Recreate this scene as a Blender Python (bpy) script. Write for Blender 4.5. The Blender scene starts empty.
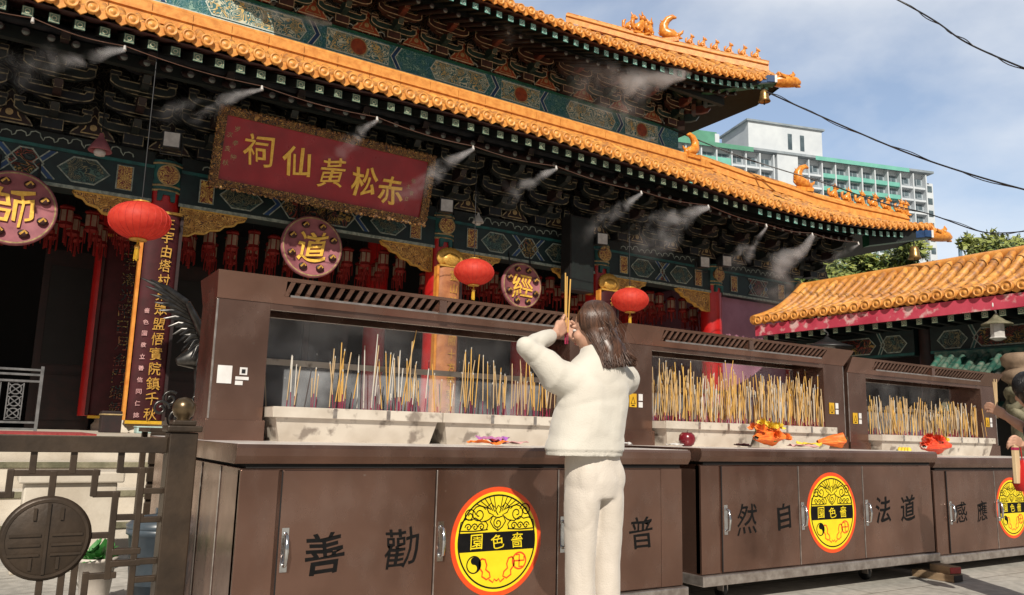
import bpy, bmesh, math, random
from mathutils import Vector, Matrix, noise as mnoise
random.seed(7)
R = math.radians
SC = bpy.context.scene
COL = SC.collection

# ---------------------------------------------------------------- camera model (measured from the photo)
F = 800.0
CAMH = 1.05
def _n(v): return Vector(v).normalized()
_U = _n((118, -4687.5, F))
_X = _n((1268, 167.5, F)); _X = (_X - _U * _X.dot(_U)).normalized()
_Y = _U.cross(_X)
def ray(px, py):
    d = Vector((px - 512, py - 297.5, F))
    return Vector((_X.dot(d), _Y.dot(d), _U.dot(d)))
def at(px, py, Y):          # point of the facade-parallel plane Y seen at a photo position
    d = ray(px, py); t = Y / d.y
    return Vector((0, 0, CAMH)) + d * t
def atX(px, py, X):
    d = ray(px, py); t = X / d.x
    return Vector((0, 0, CAMH)) + d * t

cam = bpy.data.cameras.new('camera')
cam.sensor_width = 36; cam.lens = 36 * F / 1024
cam.clip_start = 0.05; cam.clip_end = 4000
camo = bpy.data.objects.new('camera', cam); COL.objects.link(camo)
right = Vector((_X.x, _Y.x, _U.x)); up = -Vector((_X.y, _Y.y, _U.y)); back = -Vector((_X.z, _Y.z, _U.z))
M = Matrix((right, up, back)).transposed().to_4x4(); M.translation = Vector((0, 0, CAMH))
camo.matrix_world = M
SC.camera = camo

# ---------------------------------------------------------------- mesh builder
class MB:
    def __init__(s): s.v = []; s.f = []; s.m = []; s.sm = []; s.mats = []
    def mi(s, mat):
        if mat not in s.mats: s.mats.append(mat)
        return s.mats.index(mat)
    def add(s, vs, fs, mat, smooth=False):
        b = len(s.v); k = s.mi(mat)
        s.v += [tuple(p) for p in vs]
        for f in fs: s.f.append([b + i for i in f]); s.m.append(k); s.sm.append(smooth)
    def box(s, x0, x1, y0, y1, z0, z1, mat, T=None):
        vs = [Vector((x, y, z)) for z in (z0, z1) for y in (y0, y1) for x in (x0, x1)]
        if T: vs = [T @ p for p in vs]
        s.add(vs, [(0,2,3,1),(4,5,7,6),(0,1,5,4),(2,6,7,3),(0,4,6,2),(1,3,7,5)], mat)
    def quad(s, a, b, c, d, mat): s.add([a, b, c, d], [(0,1,2,3)], mat)
    def poly(s, pts, mat): s.add(pts, [tuple(range(len(pts)))], mat)
    def prism(s, pts2, y0, y1, mat, side=None, T=None, back=True):   # polygon in x,z extruded along y; y0 is the front
        n = len(pts2)
        fr = [Vector((x, y0, z)) for x, z in pts2]; bk = [Vector((x, y1, z)) for x, z in pts2]
        if T: fr = [T @ p for p in fr]; bk = [T @ p for p in bk]
        s.add(fr, [tuple(range(n))], mat)
        if back: s.add(bk, [tuple(range(n - 1, -1, -1))], side or mat)
        s.add(fr + bk, [(i, n + i, n + (i + 1) % n, (i + 1) % n) for i in range(n)], side or mat)
    def prismx(s, pts2, x0, x1, mat):        # polygon in y,z extruded along x
        n = len(pts2)
        a = [(x0, y, z) for y, z in pts2]; b = [(x1, y, z) for y, z in pts2]
        s.add(a, [tuple(range(n))], mat); s.add(b, [tuple(range(n - 1, -1, -1))], mat)
        s.add(a + b, [(i, (i + 1) % n, n + (i + 1) % n, n + i) for i in range(n)], mat)
    def ribbon(s, pts2, w, y, mat, closed=False, T=None):  # flat stroke lying in the plane y
        P = [Vector((p[0], p[1])) for p in pts2]
        n = len(P)
        if n < 2: return
        L = []; Rr = []
        for i in range(n):
            a = P[(i - 1) % n] if (closed or i > 0) else P[i]
            b = P[(i + 1) % n] if (closed or i < n - 1) else P[i]
            d = (b - a)
            if d.length < 1e-9: d = Vector((1, 0))
            d.normalize(); nn = Vector((-d.y, d.x))
            ww = w[i] if isinstance(w, (list, tuple)) else w
            L.append(P[i] + nn * ww / 2); Rr.append(P[i] - nn * ww / 2)
        vs = [Vector((p.x, y, p.y)) for p in L] + [Vector((p.x, y, p.y)) for p in Rr]
        if T: vs = [T @ p for p in vs]
        m = n if closed else n - 1
        s.add(vs, [(i, n + i, n + (i + 1) % n, (i + 1) % n) for i in range(m)], mat)
    def tube(s, pts, r, mat, seg=8, caps=True, smooth=True):
        P = [Vector(p) for p in pts]; n = len(P)
        rs = r if isinstance(r, (list, tuple)) else [r] * n
        vs = []; fs = []
        ref = None
        for i in range(n):
            d = (P[min(i + 1, n - 1)] - P[max(i - 1, 0)])
            if d.length < 1e-9: d = Vector((0, 0, 1))
            d.normalize()
            if ref is None:
                ref = Vector((0, 0, 1)) if abs(d.z) < .9 else Vector((1, 0, 0))
            u = ref - d * ref.dot(d)
            if u.length < 1e-6: u = d.orthogonal()
            u.normalize(); w = d.cross(u); ref = u
            for k in range(seg):
                a = 2 * math.pi * k / seg
                rr = rs[i]
                if isinstance(rr, (list, tuple)): off = u * math.cos(a) * rr[0] + w * math.sin(a) * rr[1]
                else: off = (u * math.cos(a) + w * math.sin(a)) * rr
                vs.append(P[i] + off)
        for i in range(n - 1):
            for k in range(seg):
                a = i * seg + k; b = i * seg + (k + 1) % seg
                fs.append((a, b, b + seg, a + seg))
        s.add(vs, fs, mat, smooth)
        if caps:
            s.add(vs[:seg], [tuple(range(seg - 1, -1, -1))], mat)
            s.add(vs[-seg:], [tuple(range(seg))], mat)
    def lathe(s, prof, c, mat, seg=20, smooth=True, axis='z', sx=1, sy=1):
        c = Vector(c); vs = []; fs = []
        for r, h in prof:
            for k in range(seg):
                a = 2 * math.pi * k / seg
                if axis == 'z': vs.append(c + Vector((r * sx * math.cos(a), r * sy * math.sin(a), h)))
                elif axis == 'y': vs.append(c + Vector((r * sx * math.cos(a), h, r * sy * math.sin(a))))
                else: vs.append(c + Vector((h, r * sx * math.cos(a), r * sy * math.sin(a))))
        for i in range(len(prof) - 1):
            for k in range(seg):
                a = i * seg + k; b = i * seg + (k + 1) % seg
                fs.append((a, b, b + seg, a + seg))
        s.add(vs, fs, mat, smooth)
        s.add(vs[:seg], [tuple(range(seg - 1, -1, -1))], mat); s.add(vs[-seg:], [tuple(range(seg))], mat)
    def ball(s, c, r, mat, seg=14, rings=9, T=None):
        rx, ry, rz = r if isinstance(r, (list, tuple)) else (r, r, r)
        vs = []; fs = []
        for i in range(rings + 1):
            t = math.pi * i / rings
            for k in range(seg):
                a = 2 * math.pi * k / seg
                p = Vector((rx * math.sin(t) * math.cos(a), ry * math.sin(t) * math.sin(a), rz * math.cos(t)))
                if T: p = T @ p
                vs.append(Vector(c) + p)
        for i in range(rings):
            for k in range(seg):
                a = i * seg + k; b = i * seg + (k + 1) % seg
                fs.append((a, a + seg, b + seg, b))
        s.add(vs, fs, mat, True)
    def grid(s, rows, mat, smooth=True):
        n = len(rows[0]); vs = [p for r in rows for p in r]
        s.add(vs, [(i*n+j, i*n+j+1, (i+1)*n+j+1, (i+1)*n+j) for i in range(len(rows)-1) for j in range(n-1)], mat, smooth)
    def mesh(s, name):
        me = bpy.data.meshes.new(name); me.from_pydata(s.v, [], s.f)
        for m in s.mats: me.materials.append(m)
        me.polygons.foreach_set('material_index', s.m); me.polygons.foreach_set('use_smooth', s.sm)
        me.update(); return me
    def build(s, name, parent=None, bevel=0, fix=True):
        me = s.mesh(name)
        if fix:
            bm = bmesh.new(); bm.from_mesh(me); bmesh.ops.recalc_face_normals(bm, faces=bm.faces); bm.to_mesh(me); bm.free()
        o = bpy.data.objects.new(name, me); COL.objects.link(o)
        if parent: o.parent = parent
        if bevel:
            b = o.modifiers.new('bevel', 'BEVEL'); b.width = bevel; b.segments = 2; b.limit_method = 'ANGLE'
            w = o.modifiers.new('weld', 'WELD'); w.merge_threshold = .0004
            o.modifiers.move(1, 0)
        return o

def tag(o, label=None, cat=None, group=None, kind=None):
    if label: o['label'] = label
    if cat: o['category'] = cat
    if group: o['group'] = group
    if kind: o['kind'] = kind
    return o
def empty(name, loc=(0,0,0), rz=0, label=None, cat=None, group=None, kind=None):
    o = bpy.data.objects.new(name, None); COL.objects.link(o); o.location = loc; o.rotation_euler = (0, 0, rz)
    o.empty_display_size = .1
    return tag(o, label, cat, group, kind)
KIDS = {}
def copy_tree(o, parent=None, loc=None, label=None, rz=None):
    c = o.copy(); COL.objects.link(c)
    if parent: c.parent = parent
    if loc is not None: c.location = loc
    if rz is not None: c.rotation_euler = (0, 0, rz)
    if label: c['label'] = label
    for ch in [k for k in list(COL.objects) if k.parent == o]: copy_tree(ch, c)
    return c
def inst(src, parent, loc=None, rot=None, scale=None):
    c = src.copy(); COL.objects.link(c); c.parent = parent
    if loc is not None: c.location = loc
    if rot is not None: c.rotation_euler = rot
    if scale is not None: c.scale = scale
    return c

# ---------------------------------------------------------------- materials
def newmat(name):
    m = bpy.data.materials.new(name); m.use_nodes = True
    nt = m.node_tree; b = nt.nodes['Principled BSDF']; return m, nt, b
def ramp(nt, fac, stops):
    r = nt.nodes.new('ShaderNodeValToRGB'); e = r.color_ramp.elements
    while len(e) < len(stops): e.new(.5)
    for i, (p, c) in enumerate(stops): e[i].position = p; e[i].color = (*c, 1) if len(c) == 3 else c
    nt.links.new(fac, r.inputs[0]); return r
def coords(nt, scale=(1,1,1), kind='Object'):
    t = nt.nodes.new('ShaderNodeTexCoord'); mp = nt.nodes.new('ShaderNodeMapping'); mp.inputs['Scale'].default_value = scale
    nt.links.new(t.outputs[kind], mp.inputs[0]); return mp.outputs[0]
def mat(name, c1, c2=None, rough=.5, metal=0, scale=8, stretch=(1,1,1), bump=0, bscale=40, spec=.5, rvar=.0, detail=5, mid=(.35,.65), trans=0, coat=0):
    m, nt, b = newmat(name)
    c2 = c2 or tuple(min(1, x * .72) for x in c1)
    co = coords(nt, stretch)
    n = nt.nodes.new('ShaderNodeTexNoise'); n.inputs['Scale'].default_value = scale; n.inputs['Detail'].default_value = detail
    n.inputs['Roughness'].default_value = .6
    nt.links.new(co, n.inputs['Vector'])
    r = ramp(nt, n.outputs['Fac'], [(mid[0], c2), (mid[1], c1)])
    nt.links.new(r.outputs[0], b.inputs['Base Color'])
    b.inputs['Metallic'].default_value = metal; b.inputs['Roughness'].default_value = rough
    b.inputs['Specular IOR Level'].default_value = spec
    if coat: b.inputs['Coat Weight'].default_value = coat; b.inputs['Coat Roughness'].default_value = .15
    if rvar:
        n2 = nt.nodes.new('ShaderNodeTexNoise'); n2.inputs['Scale'].default_value = scale * 1.7; n2.inputs['Detail'].default_value = 6
        nt.links.new(co, n2.inputs['Vector'])
        mr = nt.nodes.new('ShaderNodeMapRange'); mr.inputs[1].default_value = .3; mr.inputs[2].default_value = .7
        mr.inputs[3].default_value = max(.03, rough - rvar); mr.inputs[4].default_value = rough + rvar
        nt.links.new(n2.outputs['Fac'], mr.inputs[0]); nt.links.new(mr.outputs[0], b.inputs['Roughness'])
    if bump:
        n3 = nt.nodes.new('ShaderNodeTexNoise'); n3.inputs['Scale'].default_value = bscale; n3.inputs['Detail'].default_value = 4
        nt.links.new(co, n3.inputs['Vector'])
        bp = nt.nodes.new('ShaderNodeBump'); bp.inputs['Strength'].default_value = bump; bp.inputs['Distance'].default_value = .01
        nt.links.new(n3.outputs['Fac'], bp.inputs['Height']); nt.links.new(bp.outputs[0], b.inputs['Normal'])
    return m
def scroll(name, ground, line, line2=None, scale=6, dist=9, rough=.45, width=.5, bump=.6, metal=0):
    """gilded swirls on a coloured ground: carved or painted ornament"""
    m, nt, b = newmat(name)
    co = coords(nt)
    n = nt.nodes.new('ShaderNodeTexNoise'); n.inputs['Scale'].default_value = scale * .8; n.inputs['Detail'].default_value = 1.5; n.inputs['Distortion'].default_value = 1.6
    nt.links.new(co, n.inputs['Vector'])
    mu = nt.nodes.new('ShaderNodeMath'); mu.operation = 'MULTIPLY'; mu.inputs[1].default_value = dist; nt.links.new(n.outputs['Fac'], mu.inputs[0])
    fr = nt.nodes.new('ShaderNodeMath'); fr.operation = 'PINGPONG'; fr.inputs[1].default_value = .5; nt.links.new(mu.outputs[0], fr.inputs[0])
    v = nt.nodes.new('ShaderNodeTexVoronoi'); v.inputs['Scale'].default_value = scale * 1.6; nt.links.new(co, v.inputs['Vector'])
    mx = nt.nodes.new('ShaderNodeMix'); mx.data_type = 'RGBA'
    mx.inputs[6].default_value = (*line, 1); mx.inputs[7].default_value = (*(line2 or line), 1)
    r0 = ramp(nt, v.outputs['Color'], [(.45, (0,0,0)), (.55, (1,1,1))]); nt.links.new(r0.outputs[0], mx.inputs[0])
    mk = ramp(nt, fr.outputs[0], [(width * .5 - .05, (0,0,0)), (width * .5 + .03, (1,1,1))])
    m2 = nt.nodes.new('ShaderNodeMix'); m2.data_type = 'RGBA'; m2.inputs[6].default_value = (*ground, 1)
    nt.links.new(mk.outputs[0], m2.inputs[0]); nt.links.new(mx.outputs[2], m2.inputs[7])
    nt.links.new(m2.outputs[2], b.inputs['Base Color']); b.inputs['Roughness'].default_value = rough; b.inputs['Metallic'].default_value = metal
    if bump:
        bp = nt.nodes.new('ShaderNodeBump'); bp.inputs['Strength'].default_value = bump; bp.inputs['Distance'].default_value = .03
        nt.links.new(fr.outputs[0], bp.inputs['Height']); nt.links.new(bp.outputs[0], b.inputs['Normal'])
    return m
def weathered(name, c, c2, patch, scale=3, thr=.62, rough=.6):
    m, nt, b = newmat(name); co = coords(nt)
    n = nt.nodes.new('ShaderNodeTexNoise'); n.inputs['Scale'].default_value = scale; n.inputs['Detail'].default_value = 8; nt.links.new(co, n.inputs['Vector'])
    n2 = nt.nodes.new('ShaderNodeTexNoise'); n2.inputs['Scale'].default_value = scale * 2.3; n2.inputs['Detail'].default_value = 8; nt.links.new(co, n2.inputs['Vector'])
    r = ramp(nt, n.outputs['Fac'], [(.35, c2), (.6, c)])
    k = ramp(nt, n2.outputs['Fac'], [(thr - .04, (0,0,0)), (thr + .06, (1,1,1))])
    mx = nt.nodes.new('ShaderNodeMix'); mx.data_type = 'RGBA'; nt.links.new(k.outputs[0], mx.inputs[0]); nt.links.new(r.outputs[0], mx.inputs[6]); mx.inputs[7].default_value = (*patch, 1)
    nt.links.new(mx.outputs[2], b.inputs['Base Color']); b.inputs['Roughness'].default_value = rough
    return m

def steelmat():
    m, nt, b = newmat('brown_steel')
    co = coords(nt, (1, 1, 1))
    n = nt.nodes.new('ShaderNodeTexNoise'); n.inputs['Scale'].default_value = 1.7; n.inputs['Detail'].default_value = 6; nt.links.new(co, n.inputs['Vector'])
    co2 = coords(nt, (1.1, 1.1, .75))
    n2 = nt.nodes.new('ShaderNodeTexNoise'); n2.inputs['Scale'].default_value = 5; n2.inputs['Detail'].default_value = 8; nt.links.new(co2, n2.inputs['Vector'])
    r = ramp(nt, n.outputs['Fac'], [(.25, (.150,.082,.060)), (.75, (.31,.18,.135))])
    k = ramp(nt, n2.outputs['Fac'], [(.5, (0,0,0)), (.85, (.30,.30,.30))])
    mx = nt.nodes.new('ShaderNodeMix'); mx.data_type = 'RGBA'; nt.links.new(k.outputs[0], mx.inputs[0]); nt.links.new(r.outputs[0], mx.inputs[6]); mx.inputs[7].default_value = (.42,.32,.27,1)
    # runs of soot and dust, strongest low down
    co3 = coords(nt, (2.0, 2.0, 1.1)); n4 = nt.nodes.new('ShaderNodeTexNoise'); n4.inputs['Scale'].default_value = 2.4; n4.inputs['Detail'].default_value = 7; nt.links.new(co3, n4.inputs['Vector'])
    k4 = ramp(nt, n4.outputs['Fac'], [(.5, (1,1,1)), (.72, (.55,.5,.47))])
    m4 = nt.nodes.new('ShaderNodeMix'); m4.data_type = 'RGBA'; m4.blend_type = 'MULTIPLY'; m4.inputs[0].default_value = .28; nt.links.new(mx.outputs[2], m4.inputs[6]); nt.links.new(k4.outputs[0], m4.inputs[7])
    n5 = nt.nodes.new('ShaderNodeTexNoise'); n5.inputs['Scale'].default_value = 38; n5.inputs['Detail'].default_value = 3; nt.links.new(co, n5.inputs['Vector'])
    k5 = ramp(nt, n5.outputs['Fac'], [(.71, (0,0,0)), (.80, (.35,.35,.35))])
    m5 = nt.nodes.new('ShaderNodeMix'); m5.data_type = 'RGBA'; nt.links.new(k5.outputs[0], m5.inputs[0]); nt.links.new(m4.outputs[2], m5.inputs[6]); m5.inputs[7].default_value = (.5,.42,.37,1)
    nt.links.new(m5.outputs[2], b.inputs['Base Color']); b.inputs['Metallic'].default_value = .8
    mr = nt.nodes.new('ShaderNodeMapRange'); mr.inputs[1].default_value = .3; mr.inputs[2].default_value = .75; mr.inputs[3].default_value = .16; mr.inputs[4].default_value = .34
    nt.links.new(n2.outputs['Fac'], mr.inputs[0]); nt.links.new(mr.outputs[0], b.inputs['Roughness'])
    n3 = nt.nodes.new('ShaderNodeTexNoise'); n3.inputs['Scale'].default_value = 2.2; n3.inputs['Detail'].default_value = 2; nt.links.new(co, n3.inputs['Vector'])
    bp = nt.nodes.new('ShaderNodeBump'); bp.inputs['Strength'].default_value = .12; bp.inputs['Distance'].default_value = .05
    nt.links.new(n3.outputs['Fac'], bp.inputs['Height']); nt.links.new(bp.outputs[0], b.inputs['Normal'])
    return m
def tilemat(name, c, c2, c3):
    m, nt, b = newmat(name); co = coords(nt)
    v = nt.nodes.new('ShaderNodeTexVoronoi'); v.inputs['Scale'].default_value = 3.1; nt.links.new(co, v.inputs['Vector'])
    n = nt.nodes.new('ShaderNodeTexNoise'); n.inputs['Scale'].default_value = 9; n.inputs['Detail'].default_value = 7; nt.links.new(co, n.inputs['Vector'])
    r = ramp(nt, v.outputs['Color'], [(.2, c2), (.8, c)])
    k = ramp(nt, n.outputs['Fac'], [(.43, (0,0,0)), (.68, (1,1,1))])
    mx = nt.nodes.new('ShaderNodeMix'); mx.data_type = 'RGBA'; nt.links.new(k.outputs[0], mx.inputs[0]); nt.links.new(r.outputs[0], mx.inputs[6]); mx.inputs[7].default_value = (*c3, 1)
    nt.links.new(mx.outputs[2], b.inputs['Base Color']); b.inputs['Roughness'].default_value = .5; b.inputs['Specular IOR Level'].default_value = .4
    bp = nt.nodes.new('ShaderNodeBump'); bp.inputs['Strength'].default_value = .35; bp.inputs['Distance'].default_value = .02
    nt.links.new(n.outputs['Fac'], bp.inputs['Height']); nt.links.new(bp.outputs[0], b.inputs['Normal'])
    return m
def translucent(name, c, c2, scale=20, mixf=.45, rough=.6):
    m, nt, b = newmat(name); out = nt.nodes['Material Output']; co = coords(nt)
    n = nt.nodes.new('ShaderNodeTexNoise'); n.inputs['Scale'].default_value = scale; n.inputs['Detail'].default_value = 4; nt.links.new(co, n.inputs['Vector'])
    r = ramp(nt, n.outputs['Fac'], [(.3, c2), (.7, c)])
    t = nt.nodes.new('ShaderNodeBsdfTranslucent'); mx = nt.nodes.new('ShaderNodeMixShader'); mx.inputs[0].default_value = mixf
    nt.links.new(r.outputs[0], b.inputs['Base Color']); nt.links.new(r.outputs[0], t.inputs[0]); b.inputs['Roughness'].default_value = rough
    nt.links.new(b.outputs[0], mx.inputs[1]); nt.links.new(t.outputs[0], mx.inputs[2]); nt.links.new(mx.outputs[0], out.inputs[0])
    return m
def glassmat(name, haze=.12, tint=(.8,.82,.85)):
    m, nt, b = newmat(name); out = nt.nodes['Material Output']; co = coords(nt)
    tr = nt.nodes.new('ShaderNodeBsdfTransparent'); tr.inputs[0].default_value = (.93,.94,.95,1)
    b.inputs['Base Color'].default_value = (*tint, 1); b.inputs['Roughness'].default_value = .12
    n = nt.nodes.new('ShaderNodeTexNoise'); n.inputs['Scale'].default_value = 4; n.inputs['Detail'].default_value = 8; nt.links.new(co, n.inputs['Vector'])
    r = ramp(nt, n.outputs['Fac'], [(.38, (haze*.3,)*3), (.8, (haze*1.9,)*3)])
    mx = nt.nodes.new('ShaderNodeMixShader'); nt.links.new(r.outputs[0], mx.inputs[0])
    nt.links.new(tr.outputs[0], mx.inputs[1]); nt.links.new(b.outputs[0], mx.inputs[2]); nt.links.new(mx.outputs[0], out.inputs[0])
    return m

STEEL = steelmat()
STEEL_TOP = mat('worn_counter_steel', (.74,.70,.67), (.55,.49,.45), rough=.38, metal=.15, scale=5, rvar=.12)
STEEL_EDGE = mat('bright_steel_edge', (.55,.5,.46), (.32,.27,.24), rough=.3, metal=.8, scale=14)
DARKGAP = mat('dark_gap', (.012,.01,.01), rough=.9)
CHROME = mat('chrome', (.75,.75,.75), (.5,.5,.5), rough=.16, metal=1, scale=20)
INK = mat('black_paint', (.004,.004,.004), (.008,.007,.007), rough=.7, scale=30, spec=.15)
EMB_Y = mat('emblem_yellow', (.87,.68,.015), (.8,.6,.01), rough=.4, scale=10)
EMB_R = mat('emblem_red', (.82,.09,.015), (.7,.06,.01), rough=.4, scale=10)
TROUGH = weathered('pale_trough_steel', (.60,.54,.46), (.44,.38,.31), (.24,.20,.165), scale=4.5, thr=.60, rough=.45)
TILE = tilemat('glazed_orange_tile', (.72,.34,.075), (.50,.20,.04), (.27,.12,.05))
RIDGE = mat('glazed_orange_ridge', (.76,.35,.08), (.55,.21,.04), rough=.45, scale=7, bump=.3)
MORTAR = mat('tile_mortar', (.55,.42,.3), (.35,.25,.16), rough=.9, scale=20)
REDDARK = mat('dark_red_paint', (.05,.006,.006), (.018,.003,.003), rough=.6, scale=6)
RED = mat('red_lacquer', (.5,.016,.014), (.36,.01,.01), rough=.32, scale=4)
FASCIA = weathered('faded_pink_fascia', (.62,.075,.12), (.46,.035,.07), (.72,.46,.44), scale=2.2, thr=.58)
GOLD = mat('gold_leaf', (.72,.42,.09), (.5,.25,.04), rough=.38, metal=.35, scale=30)
UPLINE = mat('upper_gilt_line', (.66,.52,.32), (.36,.26,.15), rough=.5, scale=16)
SIGNGOLD = mat('bright_gilt_lettering', (.95,.60,.10), (.80,.44,.06), rough=.45, metal=.1, scale=20)
GOLDLINE = mat('gold_line', (.46,.33,.15), (.2,.14,.06), rough=.5, scale=16)
PALELINE = mat('pale_line', (.34,.38,.32), (.13,.16,.14), rough=.6, scale=16)
TEAL = mat('teal_paint', (.014,.11,.10), (.008,.045,.045), rough=.5, scale=5)
TEALD = mat('dark_teal_paint', (.005,.022,.022), (.003,.010,.011), rough=.5, scale=5)
BLUE = mat('blue_paint', (.015,.06,.17), (.008,.03,.09), rough=.5, scale=5)
GREEN = mat('green_paint', (.02,.13,.075), (.01,.07,.04), rough=.5, scale=5)
BLACKW = mat('shaded_timber', (.006,.005,.005), (.003,.0025,.0025), rough=.7, scale=4)  # near black: the shade of the hall interior is put into the colour
SHADEGREEN = mat('shaded_green', (.006,.012,.010), (.003,.005,.005), rough=.6, scale=6)  # these green, blue and red paints are darkened to carry the eave shade
SHADEBLUE = mat('shaded_blue', (.005,.008,.014), (.003,.004,.006), rough=.6, scale=6)
SHADERED = mat('shaded_red', (.022,.006,.005), (.008,.003,.003), rough=.6, scale=6)
ORANGERED = mat('orange_red_paint', (.36,.07,.02), (.2,.03,.012), rough=.5, scale=8)
SCROLLF = scroll('dark_gilt_frame', (.03,.012,.008), (.50,.27,.07), (.34,.15,.04), scale=12, dist=9, width=.62)
SCROLLG = scroll('gilded_scroll_panel', (.09,.03,.012), (.66,.36,.09), (.5,.24,.05), scale=9, dist=9, width=.32)
SCROLLD = scroll('dragon_scroll_panel', (.006,.013,.012), (.30,.19,.05), (.20,.035,.02), scale=4.5, dist=10, width=.66)
SCROLLT = scroll('teal_scroll_panel', (.006,.022,.024), (.17,.155,.085), (.06,.12,.10), scale=6, dist=11, width=.62, bump=.2)
SCROLLB = scroll('bracket_backing_scroll', (.012,.012,.011), (.33,.22,.12), (.24,.20,.17), scale=3.2, dist=11, width=.75, bump=.3)
SCROLLBL = scroll('shaded_backing_scroll', (.004,.004,.004), (.10,.085,.05), (.05,.06,.05), scale=3.2, dist=11, width=.8, bump=.3)  # darker copy of the bracket backing, with the lower eave's shade painted in
PALEU = mat('frieze_pale_line', (.62,.66,.58), (.36,.42,.38), rough=.6, scale=16)
SCROLLU = scroll('frieze_scroll_panel', (.05,.15,.16), (.62,.60,.44), (.62,.42,.15), scale=5, dist=11, width=.6, bump=.2)
SCROLLR = scroll('gold_on_red_panel', (.16,.03,.02), (.6,.4,.1), (.5,.3,.08), scale=7, dist=9, width=.55, bump=.2)
SIGNRED = mat('sign_red', (.34,.012,.02), (.25,.009,.016), rough=.34, scale=3, rvar=.08)
DISC = mat('dusty_pink_disc', (.33,.115,.13), (.22,.07,.085), rough=.65, scale=4, spec=.3)
SUNBOARD = mat('sunlit_brown_board', (.50,.21,.085), (.32,.115,.05), rough=.4, scale=5)  # brown board colour with the sunlight on it painted in
MAROON = mat('maroon_board', (.060,.009,.012), (.035,.006,.007), rough=.55, spec=.25, scale=4)
STONE = mat('pale_marble', (.62,.56,.47), (.46,.4,.32), rough=.6, scale=2.5, bump=.15)
STONE2 = mat('weathered_stone', (.24,.215,.14), (.10,.095,.055), rough=.8, scale=6, bump=.5)
CONC = None
BRONZE = mat('dark_bronze', (.10,.095,.09), (.04,.038,.036), rough=.32, metal=.85, scale=12)
BROWNIRON = mat('brown_painted_iron', (.062,.041,.026), (.034,.023,.015), rough=.45, metal=.3, scale=7, bump=.15)
GREYIRON = mat('grey_gate_steel', (.22,.22,.22), (.12,.12,.12), rough=.45, metal=.5, scale=9)
LANT = translucent('red_lantern_cloth', (.86,.10,.06), (.74,.06,.035), scale=14)
LANTD = translucent('dark_red_lantern_cloth', (.42,.03,.022), (.25,.014,.012), scale=9)
CREAM = translucent('cream_panel', (.6,.45,.33), (.42,.26,.18), scale=12)
YELLOW = mat('yellow_paint', (.7,.42,.02), (.55,.3,.015), rough=.5)
WHITE = mat('white_label', (.75,.74,.72), (.62,.6,.58), rough=.5)
BLACKP = mat('black_plastic', (.02,.02,.021), (.012,.012,.013), rough=.4)
GREYLAMP = mat('grey_lamp_glass', (.55,.53,.5), (.4,.38,.36), rough=.3)
GLASS = glassmat('dusty_glass', .15)
# ---------------------------------------------------------------- lettering
_GL = {}
def glyph(ch):
    if ch in _GL: return _GL[ch]
    cu = bpy.data.curves.new('lettering', 'FONT'); cu.body = ch; cu.size = 1; cu.resolution_u = 3; cu.offset = .013 if ch in '善自法道仙松赤' else .004
    o = bpy.data.objects.new('lettering', cu); COL.objects.link(o)
    dg = bpy.context.evaluated_depsgraph_get(); dg.update()
    me = bpy.data.meshes.new_from_object(o.evaluated_get(dg))
    bpy.data.objects.remove(o); bpy.data.curves.remove(cu)
    vs = [(v.co.x, v.co.y) for v in me.vertices]; fs = [tuple(p.vertices) for p in me.polygons]
    bpy.data.meshes.remove(me)
    xs = [v[0] for v in vs]; ys = [v[1] for v in vs]
    cx = (min(xs) + max(xs)) / 2; cy = (min(ys) + max(ys)) / 2; s = max(max(xs) - min(xs), max(ys) - min(ys))
    _GL[ch] = ([((x - cx) / s, (y - cy) / s) for x, y in vs], fs)
    return _GL[ch]
def write(mb, ch, cx, cz, size, y, mat, slant=.1, wob=.035, wide=1, T=None, depth=0, side=None):
    """one brush-written character lying in the plane y"""
    vs, fs = glyph(ch); ph = (hash_i(ch) % 97) * .37
    out = []
    for x, z in vs:
        x2 = x * wide + wob * math.sin(5.1 * z + ph) + wob * .6 * math.sin(9 * x + ph)
        z2 = z + slant * x + wob * .8 * math.sin(6.3 * x + ph * 1.7)
        out.append(Vector((cx + x2 * size, y, cz + z2 * size)))
    if T: out = [T @ p for p in out]
    mb.add(out, fs, mat)
    if depth:
        # side walls for raised letters: extrude boundary edges
        from collections import Counter
        cnt = Counter()
        for f in fs:
            for i in range(len(f)):
                a, b = f[i], f[(i + 1) % len(f)]; cnt[(min(a, b), max(a, b))] += 1
        bk = [p + (T.to_3x3() @ Vector((0, depth, 0)) if T else Vector((0, depth, 0))) for p in out]
        n = len(out); ed = [e for e, c in cnt.items() if c == 1]
        mb.add(out + bk, [(a, b, n + b, n + a) for a, b in ed], side or mat)
def hash_i(s): return sum(ord(c) * (i + 3) for i, c in enumerate(s))

def circle2(cx, cz, r, n=40, a0=0, a1=2*math.pi, rz=None):
    return [(cx + r * math.cos(a0 + (a1 - a0) * i / (n - (0 if abs(a1-a0-2*math.pi) < 1e-6 else 1))), cz + (rz or r) * math.sin(a0 + (a1 - a0) * i / (n - (0 if abs(a1-a0-2*math.pi) < 1e-6 else 1)))) for i in range(n)]
def spiral(cx, cz, r, turns=1.6, a0=0, dirn=1, n=22):
    return [(cx + r * (1 - .85 * i / n) * math.cos(a0 + dirn * turns * 2 * math.pi * i / n), cz + r * (1 - .85 * i / n) * math.sin(a0 + dirn * turns * 2 * math.pi * i / n)) for i in range(n + 1)]

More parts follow.
